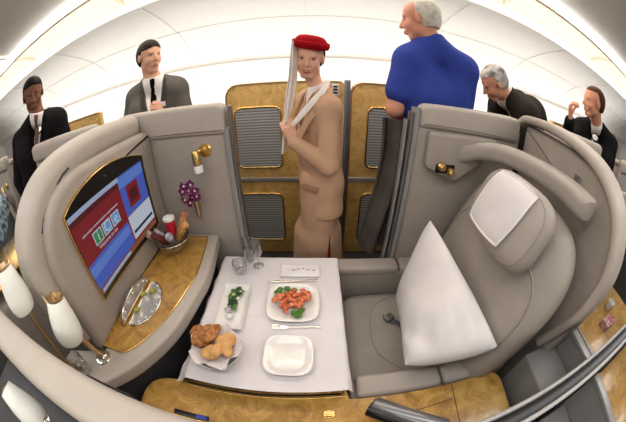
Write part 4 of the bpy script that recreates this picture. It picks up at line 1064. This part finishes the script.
def figure(spec):
    """spec: joints in world coordinates"""
    J = {k: np.array(v, float) for k, v in spec['J'].items()}
    base = Vector((J['pelvis'][0], J['pelvis'][1], FLOOR)); h = spec.get('h', 0.007)
    root = thing('person', spec['label'], 'person', base)
    fv = nrm(spec['front']); W = spec.get('w', 1.0); HS = spec.get('hs', 1.0)
    P, Wa, Ch, Nk, Hd = J['pelvis'], J['waist'], J['chest'], J['neck'], J['head']
    upc = nrm(Nk-Wa); fv = nrm(fv-np.dot(fv,upc)*upc); sv = np.cross(fv, upc)   # person's right
    pf = nrm(np.array([fv[0],fv[1],0])) ; ps = np.cross(pf,[0,0,1])
    R = head_R(spec['face'], spec.get('headup',(0,0,1)))
    hips = [P+ps*0.09*W*q-vec(0,0,0.03) for q in (1,-1)]
    kn = [J.get('kneeR', hips[0]*[1,1,0]+vec(0,0,0.52)), J.get('kneeL', hips[1]*[1,1,0]+vec(0,0,0.52))]
    an = [J.get('ankR', hips[0]*[1,1,0]+vec(0,0,FLOOR+0.09)), J.get('ankL', hips[1]*[1,1,0]+vec(0,0,FLOOR+0.09))]
    allp = [P,Wa,Ch,Nk,Hd]+hips+kn+an+[J[k] for k in J]
    lo = np.min(allp,0)-0.22; hi = np.max(allp,0)+0.22; lo[2] = FLOOR-0.02; hi[2] = Hd[2]+0.16
    lo[2] = FLOOR-0.02
    def torso(F, g):
        for q in (1,-1):
            F.cap(P+ps*0.075*W*q, Wa+(sv+ps)/2*0.058*W*q, 0.10*W+g, 0.092*W+g, k=0.06)
            F.cap(Wa+(sv+ps)/2*0.058*W*q, Ch+sv*0.078*W*q, 0.092*W+g, 0.104*W+g, k=0.06)
            F.cap(Ch+sv*0.07*W*q+upc*0.03, J['shR' if q==1 else 'shL']-sv*q*0.02, 0.085*W+g*0.8, 0.055*W+g, k=0.05)
            F.cap(Nk+sv*0.015*q-upc*0.02, J['shR' if q==1 else 'shL']-sv*q*0.015+upc*0.01, spec.get('trap',0.062)+g*0.5, 0.048*W+g, k=0.06)
    def arms(F, g, to=1.0, which=('R','L')):
        for q in which:
            s_, e_, w_ = J['sh'+q], J['el'+q], J['wr'+q]
            if to < 0:
                F.cap(s_, s_+(e_-s_)*(-to), 0.054*W+g, 0.050*W+g, k=0.03); continue
            F.cap(s_, e_, 0.052*W+g, 0.040*W+g, k=0.03)
            F.cap(e_, e_+(w_-e_)*to, 0.040*W+g, (0.040+(0.027-0.040)*to)*W+g, k=0.02)
    def legs(F, g, bottom=None):
        for i in range(2):
            F.cap(hips[i], kn[i], 0.085*W+g, 0.056+g, k=0.04); F.cap(kn[i], an[i], 0.056+g, 0.038+g, k=0.02)
    # body
    F = Field(lo-np.array(0), hi, h)
    torso(F, 0); arms(F, 0); legs(F, 0)
    for i in range(2): F.cap(an[i]-vec(0,0,0.05), an[i]-vec(0,0,0.055)+pf*0.15, 0.035, 0.03, k=0.03)
    F.cap(Nk-upc*0.03, Hd+R@vec(0,-0.02,-0.05)*HS, spec.get('neckr',0.062)*W, 0.054*HS if 'neckr' not in spec else spec['neckr'], k=0.02)
    add_head(F, Hd, R, HS, spec.get('smile',0.0))
    for q in ('R','L'):
        if 'hand'+q in spec: add_hand(F, J['wr'+q], *spec['hand'+q])
    F.mesh('body', spec['skin'], root); face_parts(Hd, R, HS, spec.get('smile',0.0), spec['lips'], root)
    # eyebrows + hair
    hk = spec['hairline']; F = Field(Hd-0.16, Hd+0.17, 0.006)
    def P_(*v): return Hd+R@(np.array(v)*HS)
    F.ell(P_(0,-0.016,0.040),np.array([0.0815,0.102,0.0875])*HS,R,k=0.01)
    F.ell(P_(0,-0.045,0.0),np.array([0.077,0.064,0.083])*HS,R,k=0.03)
    for b in spec.get('hair_extra', []): F.ell(P_(*b[0]), np.array(b[1])*HS, R, k=0.02)
    def hc_(X,Y,Z):
        x = (X-Hd[0])*R[0,0]+(Y-Hd[1])*R[1,0]+(Z-Hd[2])*R[2,0]
        y = (X-Hd[0])*R[0,1]+(Y-Hd[1])*R[1,1]+(Z-Hd[2])*R[2,1]
        z = (X-Hd[0])*R[0,2]+(Y-Hd[1])*R[1,2]+(Z-Hd[2])*R[2,2]
        x, y, z = x/HS, y/HS, z/HS
        return hk(x,y,z)
    F.clip(hc_); hr_ = F.mesh('hair', spec['hair'], root)
    if spec.get('brows', True):
        for q in (-1,1):
            bm = bmesh.new()
            pts = [P_(q*(0.013+0.008*k),0.0835-0.0028*k-0.0006*k*k*1.6,0.0235+0.0022*math.sin(k*0.9)) for k in range(5)]
            add_sweep(bm, pts, circ(0.0032*HS,6), up=tuple(R[:,1]), scale=lambda f: 1.1-0.6*f)
            from_bm('eyebrow', bm, spec.get('browmat', spec['hair']), root)
    # clothes
    g = spec.get('g', 0.024)
    if 'jacket' in spec:
        F = Field(lo, hi, h); torso(F, g); arms(F, g*0.8, spec.get('sleeve',0.97))
        for q in (1,-1): F.cap(P+ps*0.075*W*q, P+ps*0.085*W*q-vec(0,0,0.16), 0.10*W+g, 0.105*W+g*1.3, k=0.05)
        hem = spec.get('hem', P[2]-0.10)
        vd = spec.get('vdepth', 0.34); vw = spec.get('vw', 0.085)
        def jc(X,Y,Z):
            u = (X-Nk[0])*sv[0]+(Y-Nk[1])*sv[1]+(Z-Nk[2])*sv[2]; w_ = (X-Nk[0])*upc[0]+(Y-Nk[1])*upc[1]+(Z-Nk[2])*upc[2]
            v_ = (X-Nk[0])*fv[0]+(Y-Nk[1])*fv[1]+(Z-Nk[2])*fv[2]
            hw = vw*(1+w_/vd)
            cut = np.minimum(hw-np.abs(u), v_-0.0)
            top = np.maximum(w_-0.035, -(np.sqrt(u*u+v_*v_)-0.30))
            armz = hem-Z
            far = np.sqrt(u*u+v_*v_)
            return np.maximum(np.maximum(cut, np.where(far < 0.12, w_-0.03, -1)), np.where(spec.get('hemfree',False), -1, armz))
        F.clip(jc); jk = F.mesh('jacket', spec['jacket'], root)
        # lapels
        bm = bmesh.new()
        for q in (-1,1):
            def surf(u, w_):
                # march to the jacket front
                p0 = Nk+sv*u+upc*w_
                for st_ in range(60):
                    p = p0+fv*(0.25-0.004*st_)
                    i_ = np.clip(((p-F.o)/F.h).astype(int),0,F.n-1)
                    if F.f[tuple(i_)] < 0.004: return p+fv*0.004
                return None
            L1 = []
            for k in range(9):
                w_ = 0.0-vd*0.95*k/8; hw = vw*(1+w_/vd)
                wd = 0.035*math.sin(PI*(0.25+0.7*(1-k/8)))+0.004
                a_, b_ = surf(q*(hw+0.008), w_), surf(q*(hw+0.008+wd), w_)
                if a_ is not None and b_ is not None: L1.append((bm.verts.new(a_),bm.verts.new(b_)))
            for A_, B_ in zip(L1, L1[1:]): bm.faces.new((A_[0],A_[1],B_[1],B_[0]))
        if len(bm.faces):
            bmesh.ops.solidify(bm, geom=bm.faces[:], thickness=0.004); from_bm('lapels', bm, spec['jacket'], jk)
        else: bm.free()
    if 'shirt' in spec:
        F = Field(lo, hi, h); gs = spec.get('gs', 0.012); torso(F, gs)
        ft = spec.get('shirt_arm', 1.0)
        arms(F, gs, ft)
        F.cap(Nk-upc*0.02, Nk+upc*0.035+R@vec(0,0.0,0)*0, 0.062*W+0.012, 0.056*W+0.012, k=0.01)
        hem = P[2]-0.05
        def scf(X,Y,Z):
            w_ = (X-Nk[0])*upc[0]+(Y-Nk[1])*upc[1]+(Z-Nk[2])*upc[2]
            v_ = (X-Nk[0])*fv[0]+(Y-Nk[1])*fv[1]+(Z-Nk[2])*fv[2]
            u = (X-Nk[0])*sv[0]+(Y-Nk[1])*sv[1]+(Z-Nk[2])*sv[2]
            far = np.sqrt(u*u+v_*v_)
            col = np.where(far < 0.13, w_-0.042+0.35*v_, -1)
            notch = np.minimum(0.022*(1+w_/0.05)-np.abs(u), v_-0.03) if spec.get('open_collar') else -1
            return np.maximum(np.maximum(col, notch), np.where(spec.get('hemfree',False), -1, hem-Z))
        F.clip(scf); sh_ = F.mesh('shirt', spec['shirt'], root)
        FS = F
        if 'tie' in spec:
            bm = bmesh.new(); pts = []
            for k in range(12):
                w_ = 0.012-0.40*k/11; p0 = Nk+upc*w_
                for st_ in range(70):
                    p = p0+fv*(0.22-0.003*st_); i_ = np.clip(((p-FS.o)/FS.h).astype(int),0,FS.n-1)
                    if FS.f[tuple(i_)] < 0.003: pts.append(p+fv*0.004); break
            if len(pts) > 3:
                nn = len(pts)
                wd = [0.016,0.018,0.013]+[0.015+0.017*(k/nn) for k in range(3,nn)]
                rows = [(bm.verts.new(p-sv*w_), bm.verts.new(p+fv*0.004), bm.verts.new(p+sv*w_)) for p, w_ in zip(pts, wd)]
                for A_, B_ in zip(rows, rows[1:]):
                    bm.faces.new((A_[0],A_[1],B_[1],B_[0])); bm.faces.new((A_[1],A_[2],B_[2],B_[1]))
                bmesh.ops.solidify(bm, geom=bm.faces[:], thickness=0.004); from_bm('tie', bm, spec['tie'], root)
            else: bm.free()
    if 'trousers' in spec:
        F = Field(np.array([lo[0],lo[1],FLOOR-0.02]), np.array([hi[0],hi[1],Wa[2]+0.15]), 0.012)
        for q in (1,-1): F.cap(P+ps*0.075*W*q, Wa+ps*0.06*W*q, 0.10*W+0.01, 0.092*W+0.01, k=0.05)
        legs(F, 0.018); zt = Wa[2]-0.02
        F.clip(lambda X,Y,Z: np.maximum(Z-zt, FLOOR+0.03-Z)); F.mesh('trousers', spec['trousers'], root)
        for i in range(2):
            F = Field(an[i]-0.2, an[i]+0.2, 0.012); a_ = an[i]-vec(0,0,0.055)
            F.cap(a_-pf*0.03, a_+pf*0.15, 0.04, 0.034, k=0.02); F.clip(lambda X,Y,Z: FLOOR+0.002-Z); F.mesh('shoe', M['shoe'], root)
    return root, dict(R=R, P_=P_, sv=sv, fv=fv, upc=upc, J=J, Nk=Nk)

short = lambda x,y,z: np.minimum(np.maximum(y*0.9-(z-0.020), -1), 1)*1.0
def hl_short(x, y, z):
    return np.where(y > 0.025, 0.062-z+0.02*np.abs(x)/0.07*-1, np.where(y > -0.01, 0.062-z-(0.025-y)*3.2, -0.060-z))
def hl_short_old(x, y, z):
    # hair where above the hairline: forehead line z=.075, dropping behind the ears
    front = np.where(y > 0.02, 0.072-z, np.where(y > -0.02, 0.072-z-(0.02-y)*3.0, -0.048-z+0.0*y))
    return front
def hl_back(x, y, z):
    return np.where(y > 0.015, 0.074-z, np.where(y > -0.025, 0.074-z-(0.015-y)*3.2, -0.055-z))
def hl_bald(x, y, z):
    ring = np.maximum(-0.045-z, z-0.062)
    return np.maximum(ring, y-0.0)

# --- flight attendant
AY = 1.45
att, ai = figure(dict(label='smiling flight attendant in beige suit and red hat, hand on her white veil',
  front=(-0.93,-0.36,0), face=(-0.12,-0.97,-0.12), headup=(0.10,0,1), h=0.006, w=0.78, hs=0.90, smile=0.007, neckr=0.045, trap=0.04,
  J=dict(pelvis=(0.045,AY,0.98), waist=(0.035,AY,1.14), chest=(0.02,AY,1.32), neck=(0.030,AY-0.005,1.485), head=(-0.018,AY-0.03,1.664),
    shR=(-0.030,AY+0.135,1.41), shL=(0.075,AY-0.14,1.405), elR=(0.02,AY+0.17,1.14), elL=(0.075,AY-0.20,1.13), wrR=(0.02,AY+0.17,0.90), wrL=(-0.095,AY-0.16,1.245),
    kneeR=(0.03,AY+0.06,0.52), kneeL=(0.03,AY-0.06,0.52), ankR=(0.04,AY+0.06,0.15), ankL=(0.04,AY-0.06,0.15)),
  skin=M['skin'], lips=M['lips'], hair=M['hairr'], hairline=hl_back, browmat=M['hairb'],
  handL=((-0.35,0.05,1),(-0.2,1,0.1),0.88,0.55,-1), handR=((-0.1,0,-1),(0,-1,0),0.88,0.4,1),
  jacket=M['tan'], g=0.020, hem=0.79, vdepth=0.20, vw=0.05, shirt=M['shirt'], gs=0.008, shirt_arm=0.3))
# skirt
F = Field((-0.30,AY-0.35,0.28),(0.40,AY+0.35,1.08),0.008)
F.cap((0.045,AY-0.045,0.98),(0.035,AY-0.05,0.60),0.115,0.105,k=0.05); F.cap((0.045,AY+0.045,0.98),(0.035,AY+0.05,0.60),0.115,0.105,k=0.05)
F.cap((0.03,AY-0.05,0.60),(0.025,AY-0.055,0.30),0.105,0.125,k=0.05); F.cap((0.03,AY+0.05,0.60),(0.025,AY+0.055,0.30),0.105,0.125,k=0.05)
F.cap((-0.02,AY,0.62),(-0.03,AY,0.34),0.10,0.11,k=0.05); F.cap((0.09,AY,0.62),(0.10,AY,0.34),0.09,0.11,k=0.05)
F.clip(lambda X,Y,Z: np.maximum(np.maximum(Z-1.05, 0.36-Z), np.minimum(0.011*(0.66-Z)/0.3*2-np.abs(X-0.10-0*Y), -(Y-AY+0.06)) - 0.0*Z))
F.mesh('skirt', M['tan'], att)
prism('pleat_lining', [(0.07,0.37),(0.135,0.37),(0.102,0.66)], 'y', AY-0.115, AY-0.09, M['red'], att)
# pocket flap, cuff
fl = [( -0.065,0.985),(0.015,0.96)]
sweep('pocket_flap', [(-0.055,AY-0.150,1.0),(0.03,AY-0.160,0.978)], rrect(0.006,0.040,0.002,2), M['tanedge'], att)
for zz in (1.02,1.10): pass
sweep('collar', smooth_path([(0.085,AY-0.03,1.50),(0.075,AY-0.10,1.485),(0.045,AY-0.145,1.44),(-0.02,AY-0.165,1.36),(-0.07,AY-0.165,1.27)],5), rrect(0.030,0.010,0.004,2), M['tan'], att, up=(0,-1,0.2))
# hat and veil
P_ = ai['P_']; R_ = ai['R']
def hat_pt(a, r, z, ex=1.0):
    return Vector(P_(r*math.cos(a)*1.0, r*math.sin(a)*1.12-0.012, z))
bm = bmesh.new(); prof = [(0.086,0.062),(0.100,0.066),(0.108,0.085),(0.106,0.103),(0.098,0.108),(0.092,0.100),(0.086,0.118),(0.070,0.134),(0.040,0.141),(0.0,0.143)]
rings = []
for r, z in prof:
    if r == 0: rings.append([bm.verts.new(hat_pt(0,0,z))])
    else: rings.append([bm.verts.new(hat_pt(2*PI*k/40, r, z+0.010*math.cos(2*PI*k/40*1.0+0.4)*(r/0.1))) for k in range(40)])
for A_, B_ in zip(rings, rings[1:]):
    for k in range(40):
        k2 = (k+1)%40
        if len(B_) == 1: bm.faces.new((A_[k],A_[k2],B_[0]))
        else: bm.faces.new((A_[k],A_[k2],B_[k2],B_[k]))
bmesh.ops.solidify(bm, geom=bm.faces[:], thickness=0.004)
from_bm('hat', bm, M['redhat'], att, angle=80)
def veil(u, v):
    # hangs from the hat's left brim to the chest beside the face
    top = Vector((-0.092,AY-0.07,1.755)); mid = Vector((-0.098,AY-0.10,1.57)); bot = Vector((-0.128,AY-0.13,1.36)); end = Vector((-0.150,AY-0.13,1.18))
    pts = [top,mid,bot,end]; t = v*3; i = min(2,int(t)); f = t-i
    c = pts[i].lerp(pts[i+1], f)
    w = (0.022+0.016*math.sin(PI*min(1,v*1.2)))*(1 if v<0.6 else 0.8)
    return c+Vector(((u-0.5)*w*1.0,(u-0.5)*0.05+0.010*math.sin(u*12),0.0))
grid_mesh('veil', veil, 10, 24, M['veil'], att, thick=0.004)
sweep('scarf_drape', smooth_path([(0.075,AY-0.085,1.545),(0.045,AY-0.135,1.495),(-0.01,AY-0.168,1.435),(-0.07,AY-0.175,1.365),(-0.10,AY-0.165,1.33)],6), rrect(0.028,0.008,0.003,2), M['veil'], att, up=(0,-1,0.2), scale=lambda f: 0.75+0.35*math.sin(3*f+0.4))

# --- man in blue shirt
BY = 1.40
blue, bi = figure(dict(label='grey-haired man in a blue short-sleeved shirt seen from behind in the aisle',
  front=(-0.30,0.95,0), face=(-0.86,0.50,-0.18), w=1.12, hs=1.05, h=0.007,
  J=dict(pelvis=(0.70,BY,1.02), waist=(0.69,BY,1.24), chest=(0.67,BY,1.52), neck=(0.625,BY,1.80), head=(0.557,BY,1.935),
    shR=(0.83,BY-0.02,1.69), shL=(0.485,BY-0.03,1.68), elR=(0.87,BY+0.05,1.38), elL=(0.415,BY-0.05,1.42), wrR=(0.78,BY+0.22,1.25), wrL=(0.52,BY+0.10,1.32)),
  skin=M['skin3'], lips=M['lipsn'], hair=M['hairw'], hairline=lambda x,y,z: np.maximum(np.maximum(-0.05-z, z-0.105-0*x), y-0.005+0.0*z), brows=True, 
  handL=((0.9,0.5,-0.3),(0.2,0.2,-1),1.0,0.5,1), handR=((-0.9,0.3,0),(0,0,-1),1.0,0.5,1),
  shirt=M['blue'], gs=0.024, shirt_arm=-0.62, trap=0.075, trousers=M['trouser']))
# garment over his arm
def gar(u, v):
    x = 0.325+0.22*u+0.02*math.sin(5*v)-0.02*v; z = 1.385-0.75*v
    y = 1.245+0.035*math.sin(11*u+2*v)+0.012*math.sin(17*u)+0.03*(1-v)*0
    x += -0.02*v*(1-u)
    return Vector((x,y,z))
o = grid_mesh('hanging_jacket', gar, 26, 26, M['coat'], None, thick=0.012, loc=(0.44,1.262,1.42)); tag(o, 'dark grey jacket hanging over the blue-shirted man\'s forearm', 'jacket')

# --- man in grey suit
GY = 1.62
g2, gi = figure(dict(label='dark-haired man in grey suit and black tie with a name badge, looking aside',
  front=(0.42,-0.9,0), face=(0.86,-0.5,-0.06), w=1.0, hs=1.0,
  J=dict(pelvis=(-1.05,GY,1.00), waist=(-1.05,GY,1.18), chest=(-1.045,GY,1.43), neck=(-1.045,GY,1.655), head=(-1.05,GY-0.03,1.825),
    shR=(-1.22,GY+0.0,1.555), shL=(-0.875,GY+0.03,1.555), elR=(-1.30,GY-0.05,1.32), elL=(-0.80,GY-0.02,1.32), wrR=(-1.08,GY-0.19,1.385), wrL=(-0.87,GY-0.21,1.42)),
  skin=M['skin'], lips=M['lipsn'], hair=M['hairb'], hairline=hl_short,
  handR=((0.9,-0.2,0.25),(0,-0.1,-1),0.95,0.5,1), handL=((0.2,-0.5,0.5),(-0.8,0,-0.3),0.95,0.5,1),
  jacket=M['suitg'], vdepth=0.44, vw=0.075, shirt=M['shirt'], tie=M['tiek'], trousers=M['suitg']))
box('name_badge', (-0.93,GY-0.170,1.475),(-0.87,GY-0.160,1.505), M['paper'], g2, bev=0.002)

# --- man in black suit at left
LY = 1.27
g1, li = figure(dict(label='man in black suit with striped tie standing at the far left, head tilted down',
  front=(0.75,-0.66,0), face=(0.84,-0.50,-0.24), headup=(-0.22,0.1,1), w=1.22, hs=1.24,
  J=dict(pelvis=(-2.28,LY,1.0), waist=(-2.27,LY,1.17), chest=(-2.20,LY,1.42), neck=(-2.095,LY,1.725), head=(-2.115,LY-0.02,1.890),
    shR=(-2.42,LY-0.08,1.575), shL=(-1.91,LY+0.10,1.595), elR=(-2.54,LY-0.14,1.25), elL=(-1.85,LY+0.12,1.27), wrR=(-2.50,LY-0.12,1.0), wrL=(-1.86,LY+0.04,1.02)),
  skin=M['skin2'], lips=M['lipsd'], hair=M['hairk'], hairline=lambda x,y,z: hl_short(x,y,z-0.014),
  handR=((0.3,-0.3,-0.9),(0.8,0,0),1,0.4,1), handL=((0,-0.5,-0.9),(-0.8,0,0),1,0.4,-1),
  jacket=M['suitk'], vdepth=0.36, vw=0.07, shirt=M['shirt'], tie=M['tier'], trousers=M['suitk']))

# --- bending man
QY = 1.56
g4, qi = figure(dict(label='grey-haired man in dark suit bending forward behind the seat partition',
  front=(-0.80,0.10,-0.4), face=(-0.72,0.25,-0.62), headup=(-0.6,0,0.8), w=1.15, hs=1.0,
  J=dict(pelvis=(1.78,QY,1.06), waist=(1.72,QY,1.32), chest=(1.52,QY,1.53), neck=(1.31,QY,1.62), head=(1.175,QY-0.03,1.675),
    shR=(1.42,QY+0.20,1.52), shL=(1.40,QY-0.19,1.52), elR=(1.36,QY+0.22,1.24), elL=(1.34,QY-0.20,1.24), wrR=(1.20,QY+0.15,1.10), wrL=(1.20,QY-0.13,1.10)),
  skin=M['skin3'], lips=M['lipsn'], hair=M['hairg'], hairline=hl_back,
  handR=((-0.9,0,-0.2),(0,0,-1),1,0.4,1), handL=((-0.9,0,-0.2),(0,0,-1),1,0.4,-1),
  jacket=M['suitb'], vdepth=0.3, vw=0.07, shirt=M['shirt'], trousers=M['suitb'], hemfree=False, hem=0.95))

# --- man with raised fist at right
RY = 1.40
g5, ri = figure(dict(label='man in dark suit and open white shirt at the far right, raising his fist',
  front=(-0.80,-0.60,0), face=(-0.85,0.42,-0.10), headup=(-0.1,0,1), w=1.2, hs=1.22,
  J=dict(pelvis=(2.62,RY,0.98), waist=(2.62,RY,1.15), chest=(2.59,RY,1.38), neck=(2.50,RY,1.70), head=(2.36,RY-0.02,1.855),
    shR=(2.40,RY+0.15,1.57), shL=(2.76,RY-0.12,1.57), elR=(2.12,RY+0.10,1.40), elL=(2.80,RY-0.14,1.24), wrR=(1.96,RY-0.02,1.60), wrL=(2.50,RY-0.16,1.10)),
  skin=M['skin3'], lips=M['lipsn'], hair=M['hairr'], hairline=lambda x,y,z: np.where(y > 0.0, 0.083-z, np.where(y > -0.03, 0.083-z+y*3.6, -0.055-z)),
  handR=((-0.2,0,1),(0.5,-0.8,0.2),1.35,0.95,1), handL=((-0.9,-0.1,-0.2),(0,0,1),1,0.5,1),
  jacket=M['suitk'], vdepth=0.40, vw=0.07, shirt=M['shirt'], trousers=M['suitk']))

# ------------------------------------------------------------------ neighbouring suites
def nb_part(x0, x1, z1, label):
    t = thing('neighbour_partition', label, 'partition', ((x0+x1)/2,YP+0.02,FLOOR), 'partitions of the neighbouring suites')
    box('panel', (x0,YP-0.08,FLOOR),(x1,YP-0.03,z1-0.1), M['shell'], t, bev=0.01)
    box('top_cap', (x0,YP-0.11,z1-0.13),(x1,YP-0.02,z1), M['rim'], t, bev=0.04, seg=5)
    return t
nb_part(-1.95,-1.12,1.50,'grey padded partition top showing behind the monitor shell')
nb_part(-4.4,-2.66,1.52,'grey partition at the far left edge with a small brass lamp')
nb_part(1.30,2.10,1.53,'grey padded partition top in front of the man with raised fist')
nb_part(2.75,4.4,1.5,'grey partition at the far right edge')
gold_reading_lamp((-2.80,YP-0.09,1.25), 'small brass reading lamp on the far left neighbouring partition')
ns = thing('neighbour_shell','curved grey seat shell of the next suite at the left edge','seat shell',(-1.7,0.5,FLOOR))
prism('shell_body', rounded_poly([(-1.95,FLOOR,0),(-1.45,FLOOR,0),(-1.45,0.98,0.05),(-1.95,1.05,0.05)]), 'y', 0.14, 0.62, M['shell'], ns, bev=0.03)
box('gold_line', (-1.90,0.15,1.045),(-1.44,0.62,1.056), M['gold'], ns, bev=0.003)
# flowers / bag in the far-left suite
of = copy_tree(orch); of.location = (-2.74,1.04,1.06); of['label'] = 'small dark orchid spray in the neighbouring suite at the left edge'
vf = copy_tree(v); vf.location = (-2.74,1.04,1.02); vf['label'] = 'brass wall vase in the neighbouring suite at the left edge'
sc2 = thing('patterned_cushion','blue and white patterned cushion at the far left edge','cushion',(-2.3,0.72,1.1))
M['pattern'] = mat('blue_white_pattern', (20,60,90), 0.7, rgb2=(190,214,224), vscale=28)
padded('cushion_body', (-2.35,0.72,1.12), (0.5,-0.8,0), (0.1,0,1), 0.16,0.16,0.05,0.05, M['pattern'], sc2, p=3)
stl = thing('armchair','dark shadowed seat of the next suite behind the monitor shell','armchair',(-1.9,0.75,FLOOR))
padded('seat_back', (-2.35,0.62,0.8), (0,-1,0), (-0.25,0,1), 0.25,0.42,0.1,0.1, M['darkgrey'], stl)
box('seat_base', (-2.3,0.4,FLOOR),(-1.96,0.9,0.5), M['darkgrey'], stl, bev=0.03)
# right side: cabinet of the suite behind
rc = thing('neighbour_cabinet','burl walnut cabinet behind the grey cross wall at the right edge','cabinet',(1.75,0.3,FLOOR))
box('cabinet_top', (1.15,0.075,0.62),(2.3,0.60,0.65), M['burl'], rc, bev=0.006)
box('cabinet_body', (1.16,0.08,FLOOR),(2.25,0.58,0.62), M['darkgrey'], rc, bev=0.004)
box('inner_frame', (1.45,0.08,0.65),(1.47,0.58,0.665), M['trimgrey'], rc, bev=0.004)
rc2 = thing('neighbour_side_table','burl walnut side table top on the near side of the divider rail at right','side table',(1.6,-0.25,FLOOR))
box('table_top', (1.09,-0.5,0.58),(2.2,-0.01,0.61), M['burl'], rc2, bev=0.006)
box('table_body', (1.1,-0.49,FLOOR),(2.1,-0.02,0.58), M['darkgrey'], rc2, bev=0.004)
cup = thing('white_cup','white cup on the walnut cabinet behind the seat shell','cup',(1.95,0.34,0.65))
lathe('cup_body', [(0,0),(0.02,0),(0.035,0.03),(0.038,0.07),(0.035,0.07),(0.03,0.03),(0,0.01)], M['porcelain'], (1.95,0.34,0.65), parent=cup)
o = box('magazine', (1.72,0.20,0.65),(1.88,0.28,0.70), mat('magazine_cover',(140,30,60),0.5,rgb2=(190,170,160),vscale=30), None, bev=0.002, loc=(1.8,0.24,0.65)); tag(o,'small red and white booklet on the walnut cabinet','booklet')
gold_reading_lamp((1.7,0.76,1.28), 'small gold lamp arm at the right edge behind the seat shell')
rp2 = thing('neighbour_monitor_wall','grey wall panel of the suite behind at the right edge','partition',(1.9,0.8,FLOOR))
box('panel', (1.22,0.76,FLOOR),(2.6,0.82,1.30), M['shell'], rp2, bev=0.015)
# neighbouring suite on the photographer's side
nk = thing('neighbour_console','dark console of the suite on the near side of the divider','console',(-0.9,-0.25,FLOOR))
box('console_top', (-1.5,-0.5,0.74),(-0.35,-0.03,0.78), M['darkgrey'], nk, bev=0.01)
box('console_body', (-1.48,-0.48,FLOOR),(-0.37,-0.05,0.74), M['darkgrey'], nk, bev=0.01)
opal_lamp((-1.00,-0.14,0.78), (-0.90,-0.135,0.99), 'white-shaded brass lamp below the divider at the bottom left corner', bracket=False, tilt=(-0.5,0.05,0.8), rs=1.3)

# ------------------------------------------------------------------ world + view
w = bpy.data.worlds.new('world'); scene.world = w; w.use_nodes = True
w.node_tree.nodes['Background'].inputs[0].default_value = (0.8,0.82,0.85,1); w.node_tree.nodes['Background'].inputs[1].default_value = 0.2
scene.view_settings.view_transform = 'Standard'; scene.view_settings.look = 'None'
scene.view_settings.exposure = -1.34; scene.view_settings.gamma = 1.0; scene.view_settings.use_curve_mapping = False
